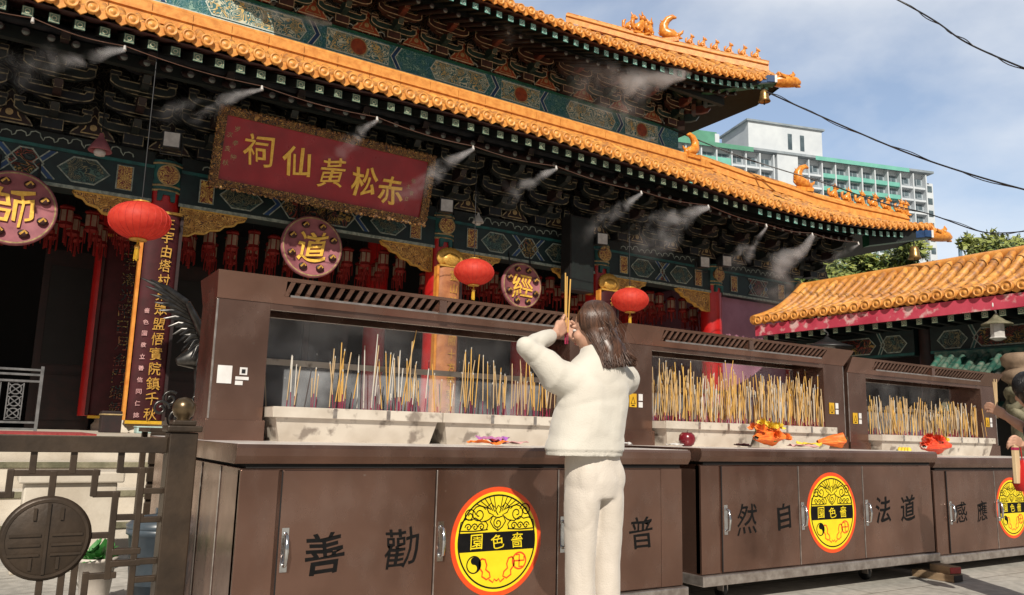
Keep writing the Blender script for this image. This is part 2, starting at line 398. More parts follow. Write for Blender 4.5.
def emblem(parent, cx, cz, r, y):
    mb = MB(); S = lambda pts: [(cx + p[0] * r, cz + p[1] * r) for p in pts]
    y0 = y - .0015
    mb.prism(S(circle2(0, 0, 1, 64)), y0, y + .0005, EMB_R)
    mb.prism(S(circle2(0, 0, .91, 64)), y0 - .001, y0 + .0005, EMB_Y)
    yl = y0 - .002
    mb.ribbon(S(circle2(0, 0, .845, 64)), .03 * r, yl, INK, closed=True)
    # black band clipped by the ring
    band = [(-.83, .17)] + [(-.845 * math.cos(t), .845 * math.sin(t)) for t in (.2, .1, 0, -.1, -.2)][::1] + [(-.83, -.17), (.83, -.17)] + [(.845 * math.cos(t), .845 * math.sin(t)) for t in (-.2, -.1, 0, .1, .2)] + [(.83, .17)]
    mb.poly([Vector((p[0], yl - .0005, p[1])) for p in S(band)], INK)
    for ch, x in (('園', -.45), ('色', .0), ('嗇', .44)):
        write(mb, ch, cx + x * r, cz, .27 * r, yl - .0012, EMB_Y, slant=.05)
    w = .022 * r
    L = lambda pts, ww=w, m=INK: mb.ribbon(S(pts), ww, yl, m)
    # rays at the top
    for t in range(-5, 6):
        if abs(t) < 1: continue
        a = math.pi / 2 - t * .12
        L([(.83 * math.cos(a), .83 * math.sin(a)), (.12 * t / 3, .50 + .02 * abs(t))], w * .8)
    for sx in (-1, 1):
        L([(sx * p[0], p[1]) for p in spiral(.42, .50, .17, 1.7, 2.6, -1)])
        L([(sx * p[0], p[1]) for p in spiral(.62, .56 if sx > 0 else .48, .13, 1.5, 3, -1)])
        L([(sx * p[0], p[1]) for p in [(.08,.62),(.16,.70),(.26,.62),(.2,.52),(.10,.48),(.2,.40),(.3,.36)]])
        L([(sx * p[0], p[1]) for p in [(.83,.20),(.80,.36),(.70,.42),(.58,.40),(.50,.44),(.36,.36),(.28,.38),(.22,.30),(.25,.22)]])
        for q in (.36, .5, .64):
            L([(sx * p[0], p[1]) for p in spiral(q, .27, .075, 1.3, 0, 1, 12)])
        L([(sx * p[0], p[1]) for p in [(.22,.22),(.5,.20),(.8,.21)]])
        L([(sx * p[0], p[1]) for p in [(0,.19),(.10,.26),(.17,.36),(.12,.46),(.04,.44)]])
    L(spiral(0, .33, .11, 1.5, 1.2)); L([(0,.48),(-.06,.56),(0,.66),(.07,.6),(.03,.52)]); L([(0,.19),(0,.24)])
    # yin-yang
    c0 = (-.50, -.40); rr = .16
    mb.poly([Vector((p[0], yl, p[1])) for p in S(circle2(*c0, rr, 30))], INK)
    half = circle2(*c0, rr * .86, 16, math.pi / 2, 3 * math.pi / 2) + circle2(c0[0], c0[1] - rr * .43, rr * .43, 10, -math.pi / 2, math.pi / 2) + circle2(c0[0], c0[1] + rr * .43, rr * .43, 10, 3 * math.pi / 2, math.pi / 2)
    mb.poly([Vector((p[0], yl - .0007, p[1])) for p in S(half)], EMB_Y)
    mb.poly([Vector((p[0], yl - .0012, p[1])) for p in S(circle2(c0[0], c0[1] + rr * .43, rr * .15, 10))], INK)
    mb.poly([Vector((p[0], yl - .0012, p[1])) for p in S(circle2(c0[0], c0[1] - rr * .43, rr * .15, 10))], EMB_Y)
    for sx in (-1, 1):      # a pair of gourds with ribbons
        L([(sx * p[0], p[1]) for p in [(.34,-.30),(.26,-.32),(.22,-.42),(.24,-.50),(.16,-.56),(.14,-.64),(.22,-.68),(.32,-.62),(.31,-.54),(.38,-.46),(.38,-.36),(.34,-.30)]], w * 1.4, EMB_R)
        L([(sx * p[0], p[1]) for p in [(.17,-.68),(.08,-.74),(.05,-.68),(.0,-.72)]], w * 1.2, EMB_R)
    c1 = (.50, -.38)
    mb.ribbon(S(circle2(*c1, .15, 30)), w * 1.4, yl, EMB_R, closed=True)
    for k in range(4):      # the four bent arms of the small round mark
        a = k * math.pi / 2; ca, sa = math.cos(a), math.sin(a)
        pts = [(0, 0), (0, .11), (-.075, .11)]
        L([(c1[0] + p[0] * ca - p[1] * sa, c1[1] + p[0] * sa + p[1] * ca) for p in pts], w * 1.3, EMB_R)
    return mb.build('emblem', parent, fix=False)

# ---------------------------------------------------------------- incense cabinets
CW, CD = 2.65, 2.2
def cabinet(loc, label, letters, stickers, emb=(1.325, .50, .283), kz=0):
    root = empty('incense_cabinet', loc, 0, label, 'incense cabinet', 'brown steel incense cabinets in a row')
    b = MB()
    b.box(.0, CW, 0.012, CD - .012, .19, .885, STEEL)
    for x in (.0, CW):       # pilasters at the front corners
        s = 1 if x == 0 else -1
        b.box(min(x, x + s * .17), max(x, x + s * .17), .0, .05, .195, .878, STEEL)
    for y in (.35, .75, 1.1, 1.45, 1.85):      # raised side seams
        b.box(-.006, .0, y, y + .012, .2, .88, STEEL_EDGE)
        b.box(CW, CW + .006, y, y + .012, .2, .88, STEEL_EDGE)
    b.build('base_cabinet', root, .006)
    p = MB(); p.box(-.02, CW + .02, -.03, CD + .03, .125, .19, STEEL_EDGE); p.build('plinth', root, .006)
    g = MB(); g.box(.02, CW - .02, -.004, CD, .885, .905, DARKGAP); g.build('shadow_strip', root)  # solid near-black strip painting the shadow line under the slab
    t = MB()
    prof = [(-.035, .925), (-.045, .94), (-.045, .975), (-.035, .99), (CD + .03, .99), (CD + .045, .975), (CD + .045, .94), (CD + .03, .905), (-.02, .905)]
    t.prismx(prof, -.035, CW + .035, STEEL); 
    t.box(-.028, CW + .028, -.028, CD + .025, .990, .992, STEEL_TOP)
    t.build('counter_top', root, .008)
    doors = [(.185, .955), (.965, 1.705), (1.715, 2.47)]
    dobs = []
    for i, (a, c) in enumerate(doors):
        d = MB(); d.box(a, c, -.008, .014, .2, .875, STEEL)
        d.box(a - .004, a + .002, -.0105, .0, .2, .875, STEEL_EDGE if i else DARKGAP)
        do = d.build('cabinet_door', root, .003); dobs.append(do)
        h = MB(); hx = a + .028
        h.box(hx - .016, hx + .016, -.013, -.008, .435, .625, CHROME)
        h.tube([(hx, -.012, .46), (hx, -.04, .47), (hx, -.048, .53), (hx, -.04, .59), (hx, -.012, .6)], [.009, .009, .011, .009, .009], CHROME, 8)
        h.build('handle', do)
    emblem(dobs[1], emb[0], emb[1], emb[2], -.009)
    for ch, di, x, z, s in letters:
        w = MB(); write(w, ch, x, z, s, -.0095, INK, slant=.10, wob=.03); w.build('painted_character', dobs[di], fix=False)
    # burner housing
    y0, y1 = .77, 1.115
    for xa, xb in ((.0, .29), (CW - .29, CW)):
        q = MB()
        q.box(xa, xb, y0, y1, .992, 1.745, STEEL)
        q.box(xa - .006, xb + .012, y0 - .014, y1 + .014, .992, 1.10, STEEL)
        q.box(xa + .002 if xa == 0 else xb - .012, xa + .012 if xa == 0 else xb - .002, y0 - .003, y0, 1.104, 1.74, STEEL_EDGE)
        po = q.build('end_post', root, .005)
        for sx, sz, kind in stickers[0 if xa == 0 else 1]:
            s = MB()
            X = xa + sx
            if kind == 'white':
                s.box(X, X + .075, y0 - .0045, y0 - .003, sz, sz + .095, WHITE)
            elif kind == 'small':
                s.box(X, X + .04, y0 - .0045, y0 - .003, sz + .055, sz + .095, WHITE)
                s.box(X + .01, X + .03, y0 - .006, y0 - .0045, sz + .063, sz + .085, BLACKP)
                s.box(X - .02, X + .05, y0 - .0045, y0 - .003, sz + .028, sz + .045, WHITE)
                s.box(X - .02, X + .02, y0 - .0045, y0 - .003, sz, sz + .022, WHITE)
            else:
                s.box(X, X + .07, y0 - .0045, y0 - .003, sz, sz + .1, YELLOW)
                s.ribbon([(X + .015, sz + .025), (X + .055, sz + .025), (X + .035, sz + .075)], .008, y0 - .006, INK, True)
                s.box(X + .02, X + .05, y0 - .006, y0 - .0045, sz + .008, sz + .016, INK)
                s.box(X + .09, X + .13, y0 - .0045, y0 - .003, sz + .05, sz + .1, WHITE)
                s.box(X + .09, X + .13, y0 - .0045, y0 - .003, sz + .0, sz + .04, WHITE)
            s.build('notice_sticker', po)
    h = MB()
    fl = .06      # the hood flares outwards towards its top
    zl, zt = 1.745, 1.885
    def hp(x, z, y): 
        return Vector((x, y, z))
    e0, e1, yf = -.0, CW, y0 - .0
    # front face in pieces round the louvred opening
    def fp(x, u):   # u 0 bottom 1 top on the sloping front
        k = (x / CW)
        xx = (1 - k) * (e0 - .02 * u) + k * (e1 + fl * u)
        return Vector((xx, yf - .004 - fl * 1.3 * u, zl + (zt - zl) * u))
    lx0, lx1 = .36, CW - .36
    for a, c, u0, u1 in ((0, lx0, 0, 1), (lx1, CW, 0, 1), (lx0, lx1, 0, .30), (lx0, lx1, .86, 1)):
        h.quad(fp(a, u0), fp(c, u0), fp(c, u1), fp(a, u1), STEEL)
    bo = Vector((0, .10, 0))
    for a, c, u0, u1 in ((lx0, lx1, .30, .30), (lx0, lx1, .86, .86)):
        h.quad(fp(a, u0), fp(c, u0), fp(c, u0) + bo, fp(a, u0) + bo, STEEL)
    for xx in (lx0, lx1):
        h.quad(fp(xx, .3), fp(xx, .86), fp(xx, .86) + bo, fp(xx, .3) + bo, STEEL)
    h.quad(fp(lx0, .3) + bo, fp(lx1, .3) + bo, fp(lx1, .86) + bo, fp(lx0, .86) + bo, DARKGAP)
    # sides, back, top, underside rim
    def bp_(x, u):
        k = (x / CW); xx = (1 - k) * (e0 - .02 * u) + k * (e1 + fl * u)
        return Vector((xx, y1 + .004 + .01 * u, zl + (zt - zl) * u))
    h.quad(fp(0, 0), fp(0, 1), bp_(0, 1), bp_(0, 0), STEEL); h.quad(fp(CW, 0), bp_(CW, 0), bp_(CW, 1), fp(CW, 1), STEEL)
    h.quad(bp_(0, 0), bp_(0, 1), bp_(CW, 1), bp_(CW, 0), STEEL)
    h.quad(fp(0, 1), fp(CW, 1), bp_(CW, 1), bp_(0, 1), STEEL)
    h.box(.29, CW - .29, y0, y0 + .03, zl - .035, zl + .02, STEEL); h.box(.29, CW - .29, y1 - .03, y1, zl - .035, zl + .02, STEEL)
    ho = h.build('hood', root)
    lv = MB()
    n = 34; mid = (lx0 + lx1) / 2
    for i in range(n):
        a = lx0 + (lx1 - lx0) * (i + .12) / n; c = a + (lx1 - lx0) / n * .46; sk = .02
        for_u = lambda x, u: fp(x + (u - .58) * .05, u)
        A, B, Cc, D = for_u(a, .31), for_u(c, .31), for_u(c, .85), for_u(a, .85)
        d = Vector((0, .05, 0))
        lv.add([A, B, Cc, D, A + d, B + d, Cc + d, D + d], [(0,1,2,3), (0,4,5,1), (1,5,6,2), (3,2,6,7), (0,3,7,4)], STEEL)
    lv.box(mid - .025, mid + .025, yf - .078, yf + .0, zl + .045, zl + .12, STEEL)
    lv.ribbon([(lx0 + .02, 0), (lx1 - .02, 0)], .012, 0, STEEL_EDGE, T=Matrix.Translation((0, yf - .055, zl + .092 - .05)))
    lv.build('louvre', ho)
    gl = MB(); gl.box(.29, CW - .29, 1.094, 1.10, 1.0, 1.715, GLASS); gl.build('glass_pane', root)
    rl = MB(); rl.box(.29, CW - .29, 1.078, 1.093, 1.43, 1.465, TROUGH); rl.build('inner_rail', root)
    # castors
    for cx in (.35, 1.95):
        for cy in (.16, CD - .16):
            c = MB(); c.box(cx - .035, cx + .035, cy - .035, cy + .035, .115, .125, STEEL_EDGE)
            c.box(cx - .024, cx - .016, cy - .03, cy + .02, .05, .118, STEEL_EDGE); c.box(cx + .016, cx + .024, cy - .03, cy + .02, .05, .118, STEEL_EDGE)
            c.lathe([(.0, -.014), (.048, -.014), (.05, -.008), (.05, .008), (.048, .014), (.0, .014)], (cx, cy + .012, .05), BLACKP, 16, axis='x')
            c.build('castor', root)
    return root

C1 = (.944, 3.65, -.012); C2 = (3.911, 3.80, 0); C3 = (6.70, 3.86, -.045)
ST1 = ([(.035, 1.29, 'white'), (.15, 1.285, 'small')], [(.06, 1.28, 'warn')])
ST2 = ([(.06, 1.27, 'warn')], [(.06, 1.3, 'warn')])
cabinet(C1, 'nearest brown steel incense cabinet, behind the praying woman, white notice on its left post', 
        [('善', 0, .40, .505, .185), ('勸', 0, .785, .51, .185), ('普', 2, 2.315, .515, .18)], ST1, (1.325, .515, .274))
cabinet(C2, 'middle brown steel incense cabinet with a red apple and orange bouquet on its counter',
        [('然', 0, .42, .53, .20), ('自', 0, .80, .535, .18), ('法', 2, 1.955, .545, .20), ('道', 2, 2.285, .55, .20)], ST2, (1.325, .545, .285))
cabinet(C3, 'brown steel incense cabinet farthest right, cut by the picture edge, with mirror-like dark door',
        [('感', 0, .38, .53, .17), ('應', 0, .72, .53, .17)], ST2, (1.235, .545, .27))

# ---------------------------------------------------------------- troughs and incense
def trough(root, x0, x1, label):
    L = x1 - x0
    o = empty('incense_trough', root, 0, label, 'incense trough', 'pale incense troughs on the cabinets')
    t = MB(); h = .185
    # tapered tank with open top
    xt0, xt1, ya, yb = 0, L, 0, .36
    xb0, xb1, yc, yd = .035, L - .035, .03, .33
    zt = h - .055
    A = [(xt0, ya, zt), (xt1, ya, zt), (xt1, yb, zt), (xt0, yb, zt)]; B = [(xb0, yc, 0), (xb1, yc, 0), (xb1, yd, 0), (xb0, yd, 0)]
    t.add([Vector(p) for p in A + B], [(0,1,5,4), (1,2,6,5), (2,3,7,6), (3,0,4,7), (4,5,6,7)], TROUGH)
    t.build('tank', o)
    l = MB(); m = .022
    for a in ((-m, L + m, -m, .0), (-m, L + m, .36, .36 + m), (-m, .0, .0, .36), (L, L + m, .0, .36)):
        l.box(a[0], a[1], a[2], a[3], zt - .002, h, TROUGH)
    for k in (.33, .66): l.box(L * k - .012, L * k + .012, -m - .004, -m, zt, h - .002, STEEL_EDGE)
    l.build('rim', o, .005)
    s = MB()
    rows = []
    for j in range(7):
        rows.append([Vector((L * i / 24, .36 * j / 6, h - .035 + .012 * mnoise.noise(Vector((i * .7, j * .9, L))))) for i in range(25)])
    s.grid(rows, mat('incense_ash', (.34,.31,.28), (.22,.2,.18), rough=.95, scale=30, bump=.6) if 'incense_ash' not in bpy.data.materials else bpy.data.materials['incense_ash'])
    s.build('ash_bed', o)
    return o
TY = .66
for (C, nm) in ((C1, 'nearest'), (C2, 'middle'), (C3, 'farthest')):
    for k, (a, b) in enumerate(((.33, 1.30), (1.35, 2.32))):
        trough((C[0] + a, C[1] + TY, C[2] + .992), a, b, 'pale steel trough of ash and incense, %s one on the %s cabinet' % (('left', 'right')[k], nm))

STICKY = mat('golden_incense', (.74,.46,.12), (.50,.26,.06), rough=.75, scale=3, stretch=(1,1,.4))
STICKT = mat('tan_incense', (.62,.46,.27), (.42,.28,.14), rough=.8, scale=3, stretch=(1,1,.4))
STICKP = mat('pale_incense', (.66,.62,.55), (.48,.44,.38), rough=.85, scale=3)
STICKR = mat('crimson_stick_foot', (.35,.02,.07), (.25,.012,.05), rough=.7, scale=4)
STICKD = mat('burnt_stick', (.10,.075,.07), (.05,.04,.04), rough=.9, scale=5)
def stick_mesh(h, body, r=.0036, foot=.13, bend=0):
    b = MB(); n = 6
    pts = [(bend * (i / n) ** 2 * h, 0, foot + (h - foot) * i / n) for i in range(n + 1)]
    b.tube([(0, 0, -.02), (0, 0, foot + .001)], r * .62, STICKR, 6)
    b.tube(pts, [r] * n + [r * .8], body, 6)
    if random.random() < .5:
        t = pts[-1]; b.tube([t, (t[0] + .002, 0, t[2] + .012)], r * .85, STICKP, 6)
    return b
STK = {}
def stick_var(h, body, foot):
    key = (round(h, 2), body.name, foot)
    if key not in STK:
        STK[key] = stick_mesh(key[0], body, foot=foot, bend=random.uniform(-.02, .02)).mesh('incense_stick')
    return STK[key]
def stick(x, y, z, h, body, label, group, lean=.06, foot=.05):
    o = bpy.data.objects.new('incense_stick', stick_var(h, body, foot)); COL.objects.link(o)
    o.location = (x, y, z); o.rotation_euler = (random.gauss(0, lean * .8), random.gauss(.01, lean * 1.2), random.uniform(0, 6))
    return tag(o, label, 'incense stick', group)
random.seed(21)
# bundles: (cabinet, centre along the cabinet, number, spread, height)
def bundles(C, data, label, group, zoff=.15):
    for (x, n, sp, h, kinds) in data:
        for i in range(n):
            body = {'y': STICKY, 't': STICKT, 'p': STICKP, 'd': STICKD}[random.choice(kinds)]
            stick(C[0] + x + random.gauss(0, sp), C[1] + TY + random.uniform(.05, .30), C[2] + .992 + zoff, h * random.uniform(.62, 1.1), body, label, group, foot=random.choice((.05, .08, .10, .12)) if body is not STICKD else .04)
bundles(C1, [(.47, 5, .03, 0.31, 'pt'), (.58, 4, .02, 0.24, 'dt'), (.72, 8, .018, 0.40, 'yyt'), (.78, 3, .02, 0.26, 'y'), (.93, 5, .02, 0.44, 'pt'), (.98, 4, .03, 0.18, 'dp'), (1.10, 9, .03, 0.37, 'ytp'), (1.16, 4, .01, 0.53, 'ty'), (1.22, 9, .04, 0.32, 'ytp'),
             (1.42, 5, .03, 0.33, 'pty'), (1.56, 5, .03, 0.43, 'yt'), (1.64, 4, .03, 0.40, 'yt'), (1.72, 3, .02, 0.28, 'd'), (1.80, 6, .03, 0.37, 'ytt'), (1.88, 6, .03, 0.35, 'yt'), (1.95, 5, .03, 0.26, 'td'), (2.06, 10, .022, 0.40, 'yyt'), (2.18, 8, .02, 0.41, 'yyt'), (2.28, 4, .02, 0.28, 'pt')],
        'thin golden or grey incense stick in the sparse troughs of the nearest cabinet', 'incense sticks on the nearest cabinet')
bundles(C2, [(.38, 4, .03, 0.48, 'ytp'), (.47, 7, .03, 0.48, 'yt'), (.57, 7, .03, 0.48, 'yyt'), (.66, 7, .03, 0.48, 'yt'), (.76, 4, .03, 0.41, 'td'), (.86, 4, .02, 0.41, 'yt'), (.98, 4, .02, 0.43, 'tp'), (1.10, 8, .03, 0.51, 'yyt'), (1.20, 8, .035, 0.50, 'yyt'), (1.29, 5, .03, 0.48, 'yt'),
             (1.42, 4, .03, 0.50, 'yt'), (1.52, 4, .03, 0.43, 'td'), (1.66, 9, .035, 0.43, 'yyt'), (1.78, 7, .035, 0.42, 'yyt'), (1.92, 10, .035, 0.43, 'yyt'), (2.04, 9, .035, 0.48, 'yyt'), (2.16, 10, .035, 0.50, 'yyt'), (2.27, 4, .03, 0.46, 'yt')],
        'golden incense stick packed close in the troughs of the middle cabinet', 'incense sticks on the middle cabinet')
bundles(C3, [(.42, 4, .04, .40, 'yt'), (.62, 4, .04, .38, 'yt'), (.78, 5, .03, .40, 'ytp'), (.98, 4, .04, .36, 'tp'), (1.2, 5, .04, .38, 'yt'), (1.38, 4, .03, .38, 'tp'), (1.58, 5, .05, .37, 'yt'), (1.78, 6, .04, .38, 'ytt'), (1.95, 6, .04, .37, 'yt'), (2.1, 5, .04, .38, 'yt'), (2.24, 3, .04, .36, 'y')],
        'tan incense stick in the troughs of the farthest cabinet', 'incense sticks on the farthest cabinet')
# the uncountable rest of the packed sticks
mb_ = MB()
for C, x0, x1, n, hm in ((C2, .36, 1.30, 150, .46), (C2, 1.40, 2.28, 190, .44), (C3, .36, 2.28, 190, .40)):
    for i in range(n):
        x = x0 + (x1 - x0) * random.random(); x += .035 * math.sin(x * 31); h = hm * random.uniform(.45, 1.08)
        b0 = Vector((C[0] + x, C[1] + TY + random.uniform(.04, .31), C[2] + .992 + .14)); t0 = b0 + Vector((random.gauss(0, .05) * h * 1.3, random.gauss(0, .04) * h, h)); f0 = b0.lerp(t0, random.uniform(.1, .28))
        mb_.tube([b0, f0], .0022, STICKR, 4); mb_.tube([f0, t0], .0033, random.choice((STICKY, STICKY, STICKT, STICKT, STICKP)), 5)
o = mb_.build('incense_sticks', None, fix=False); tag(o, 'dense mass of thin incense sticks filling the middle and farthest troughs', 'incense sticks', kind='stuff')
# sparse burnt sticks in the rear trough seen through the panes
for (C, nm) in ((C1, 'nearest'),):
    o = trough((C[0] + .33, C[1] + 1.18, C[2] + .992), 0, 1.99, 'long rear trough behind the glass of the nearest cabinet')
    for i in range(30):
        stick(C[0] + .36 + 1.9 * random.random(), C[1] + 1.18 + random.uniform(.05, .3), C[2] + .992 + .15, random.uniform(.22, .42), random.choice((STICKD, STICKD, STICKD, STICKT)), 'dark burnt incense stick in the rear trough behind the glass', 'incense sticks behind the glass', foot=.04)

# ---------------------------------------------------------------- offerings on the counters
def on_counter(C, x, y): return Vector((C[0] + x, C[1] + y, C[2] + .9925))
APPLE = mat('apple_skin', (.22,.012,.02), (.12,.006,.012), rough=.25, scale=12)
p = on_counter(C2, .30, .42)
a = MB(); a.lathe([(.0, .012), (.03, .002), (.048, .015), (.06, .045), (.055, .08), (.035, .1), (.012, .094), (.0, .086)], (0, 0, 0), APPLE, 20)
a.tube([(0, 0, .085), (.004, 0, .105), (.012, 0, .118)], .003, BROWNIRON, 6)
o = a.build('apple'); o.location = p; tag(o, 'dark red apple on the middle counter beside the left trough', 'apple')
PETY = mat('yellow_petals', (.85,.66,.07), (.75,.48,.03), rough=.6, scale=30); PETO = mat('orange_petals', (.85,.24,.03), (.75,.12,.02), rough=.6, scale=30); PETR = mat('red_wrap', (.8,.10,.03), (.6,.04,.02), rough=.4, scale=18)
LEAFM = mat('leaf_green', (.05,.12,.03), (.025,.07,.015), rough=.5, scale=20)
PINKW = mat('pink_paper', (.72,.42,.40), (.6,.3,.3), rough=.6, scale=12); PURP = mat('purple_paper', (.35,.10,.5), (.5,.2,.3), rough=.5, scale=14)
def flower(mb, c, r, m, n=26):
    for i in range(n):
        th = random.uniform(0, 2 * math.pi); el = random.uniform(.05, 1.4)
        d = Vector((math.cos(th) * math.cos(el), math.sin(th) * math.cos(el), math.sin(el))); u = d.orthogonal().normalized() * r * .26
        c0 = Vector(c)
        mb.add([c0 + d * r * .2, c0 + d * r * .7 + u, c0 + d * r * 1.05, c0 + d * r * .7 - u], [(0, 1, 2, 3)], m)
def bouquet(loc, rz, label, wrap, heads, cat='bouquet', scale=1):
    root = empty('bouquet', loc, rz, label, cat)
    w = MB(); n = 22; rows = []
    for j in range(5):
        t = j / 4; row = []
        for i in range(n + 1):
            a = 2 * math.pi * i / n; rr = (.02 + .085 * t) * (1 + .14 * math.sin(a * 5 + j))
            row.append(Vector((-.14 + .22 * t, rr * math.cos(a), .065 + .02 * t + rr * .62 * math.sin(a))) * scale)
        rows.append(row)
    w.grid(rows, wrap, False); w.build('wrapping', root, fix=False)
    for hx, hy, hz, m in heads:
        f = MB(); flower(f, (hx * scale, hy * scale, hz * scale), .05 * scale, m, 34); f.build('flower_head', root, fix=False)
    l = MB()
    for i in range(16):
        c0 = Vector((random.uniform(-.02, .1), random.uniform(-.08, .08), random.uniform(.04, .11))) * scale
        d = Vector((random.uniform(-.4, 1), random.uniform(-1, 1), random.uniform(0, .8))).normalized() * .06; s = d.orthogonal().normalized() * .014
        l.add([c0, c0 + d * .5 + s, c0 + d, c0 + d * .5 - s], [(0,1,2,3)], LEAFM)
    l.build('leaves', root, fix=False)
bouquet(on_counter(C2, 1.08, .38), .3, 'large orange and yellow chrysanthemum bouquet lying in the middle of the counter', PETO, [(-.10,-.02,.11,PETO),(.0,-.05,.13,PETY),(.06,.03,.15,PETY),(.12,-.05,.13,PETY),(.13,.05,.12,PETO),(-.04,.05,.12,PETO),(.02,-.08,.07,PETO),(.12,-.09,.06,PETO)], scale=1.15)
bouquet(on_counter(C2, 1.93, .4), -.5, 'small orange paper bundle lying right of the bouquet on the middle counter', PETO, [(.06,-.03,.1,PETR),(.09,.04,.09,PETO)], 'bundle', .9)
bouquet(on_counter(C3, .52, .30), .2, 'red wrapped flower bundle on the farthest counter', PETR, [(.0,-.05,.11,PETR),(.08,.03,.12,PETR),(.11,-.05,.1,PETY),(-.08,.0,.08,PETR)], scale=1.25)
b = MB()
for k in range(4):
    a0 = -.5 + k * .33
    pts = [(math.sin(a0) * .02 + .09 * math.sin(t) * math.cos(a0 + .4), -.03 * k + .10 * t * .3, .025 + .035 * math.sin(t * 1.2)) for t in [i * .25 for i in range(8)]]
    b.tube(pts, [.008, .015, .019, .02, .019, .016, .011, .005], PETY, 8)
b.tube([(0, 0, .03), (-.02, .01, .045)], .01, LEAFM, 6)
o = b.build('banana_bunch'); o.location = on_counter(C3, .14, .38); tag(o, 'small bunch of yellow bananas at the left end of the farthest counter', 'bananas')
def litter(C, x, y, m, s, label, name='offering_paper', h=.02):
    q = MB(); rows = []
    ph = x * 9
    for j in range(6):
        rows.append([Vector(((i / 7 - .5) * s * 1.7, (j / 5 - .5) * s, .003 + h * (1 + mnoise.noise(Vector((i * .55 + ph, j * .6, ph)))) )) for i in range(8)])
    q.grid(rows, m, False); o = q.build(name); o.location = on_counter(C, x, y); o.rotation_euler = (0, 0, ph)
    sd = o.modifiers.new('thickness', 'SOLIDIFY'); sd.thickness = .003
    return tag(o, label, 'offering paper')
litter(C1, 1.47, .30, PURP, .13, 'crumpled purple offering paper on the nearest counter beside the woman', h=.035)
litter(C1, 1.40, .24, PETO, .12, 'flat orange offering paper under the purple one on the nearest counter')
litter(C1, 1.60, .33, PINKW, .12, 'pink offering paper behind the purple one on the nearest counter')
litter(C1, 2.35, .35, MAROON, .13, 'maroon offering wrapper at the right end of the nearest counter')
litter(C1, 2.52, .40, WHITE, .10, 'white scrap of paper at the right corner of the nearest counter')
litter(C2, .16, .40, WHITE, .07, 'tiny white scrap left of the red apple', h=.012)
litter(C2, 1.50, .36, PINKW, .17, 'flat pink and orange paper right of the bouquet on the middle counter')
litter(C2, 1.66, .42, PETY, .11, 'yellow offering paper right of the flat pink paper on the middle counter', h=.035)
litter(C2, .80, .35, MAROON, .10, 'dark red paper between apple and bouquet on the middle counter')
litter(C3, .34, .34, WHITE, .16, 'white sheet of paper behind the bananas on the farthest counter', h=.01)

# wedge timbers under the middle cabinet
WOOD = mat('old_timber', (.36,.25,.15), (.2,.13,.07), rough=.8, scale=4, stretch=(1,6,6), bump=.4)
def onground(px, py, z=0): d = ray(px, py); return Vector((0, 0, CAMH)) + d * ((z - CAMH) / d.z)
for (q0, q1, w, h, z, lb) in (((912, 576), (954, 583), .13, .055, .001, 'lower'), ((930, 570.5), (950, 574.5), .12, .055, .057, 'upper')):
    A_, B_ = onground(*q0, z), onground(*q1, z); l = (B_ - A_).length
    t = MB(); t.box(0, l, 0, w, 0, h, WOOD); t.box(l, l + .004, .004, w - .004, .004, h - .004, SHADERED if lb == 'lower' else RED)
    o = t.build('timber_block', None, .004); o.location = A_; o.rotation_euler = (0, 0, math.atan2(B_.y - A_.y, B_.x - A_.x))
    tag(o, '%s wooden packing block under the right end of the middle cabinet' % lb, 'timber block')
# ---------------------------------------------------------------- temple
FLZ = .93
CY = 13.5
COLX = [-5.47, -1.95, 1.93, 6.92, 10.8, 14.33, 17.3]
temple = empty('temple_hall', (4.43, 15, 0), 0, 'large ornate temple hall with two tiers of orange glazed eaves and painted brackets', 'temple')
_TI = Matrix.Translation((-4.43, -15, 0))
def tb(mb, name, parent=None, bevel=0, fix=True):      # builds in world coordinates, then hangs under the temple
    o = mb.build(name, parent or temple, bevel, fix)
    o.matrix_parent_inverse = _TI if parent is None else Matrix.Identity(4)
    return o
def lerp(a, b, t): return a + (b - a) * t
def interp(tab, x):
    if x <= tab[0][0]: return tab[0][1]
    for (a, va), (b, vb) in zip(tab, tab[1:]):
        if x <= b: 
            t = (x - a) / (b - a); return va + (vb - va) * t
    return tab[-1][1]
def smooth_interp(tab, x, h=.7):
    return (interp(tab, x - h) + 2 * interp(tab, x) + interp(tab, x + h)) / 4

# columns ------------------------------------------------------------
def column(x, y, r, ztop, band=True, base=True):
    c = MB(); c.tube([(x, y, FLZ + .25), (x, y, ztop - .45 if band else ztop)], r, RED, 28, smooth=True)
    o = tb(c, 'column')
    if base: b = MB(); b.lathe([(r + .16, FLZ), (r + .16, FLZ + .1), (r + .12, FLZ + .15), (r + .1, FLZ + .24), (r + .03, FLZ + .27)], (x, y, 0), STONE, 28); tb(b, 'column_base', o)
    if band:
        h = MB(); h.tube([(x, y, ztop - .45), (x, y, ztop + .05)], r + .015, TEAL, 28)
        for z in (ztop - .46, ztop - .38, ztop - .02): h.lathe([(r + .015, z), (r + .026, z), (r + .026, z + .03), (r + .015, z + .03)], (x, y, 0), GOLDLINE, 28)
        # gilt roundel and hanging tab on the front
        f = y - r - .03
        h.prism(circle2(x, ztop - .2, .15, 20), f - .01, f + .12, SCROLLR); h.ribbon(circle2(x, ztop - .2, .16, 24), .02, f - .014, GOLDLINE, True)
        h.prism([(x - .13, ztop - .46), (x + .13, ztop - .46), (x + .13, ztop - .62), (x + .07, ztop - .62), (x + .05, ztop - .52), (x - .05, ztop - .52), (x - .07, ztop - .62), (x - .13, ztop - .62)], f, f + .15, TEAL)
        tb(h, 'painted_capital', o)
    return o
for x in COLX: column(x, CY, .25, 5.15)
for x in COLX[:-1]: column(x, CY + 3.0, .24, 5.4, False)
qc = at(88, 400, 16.2); column(qc.x, 16.2, .15, 5.4, False, False)

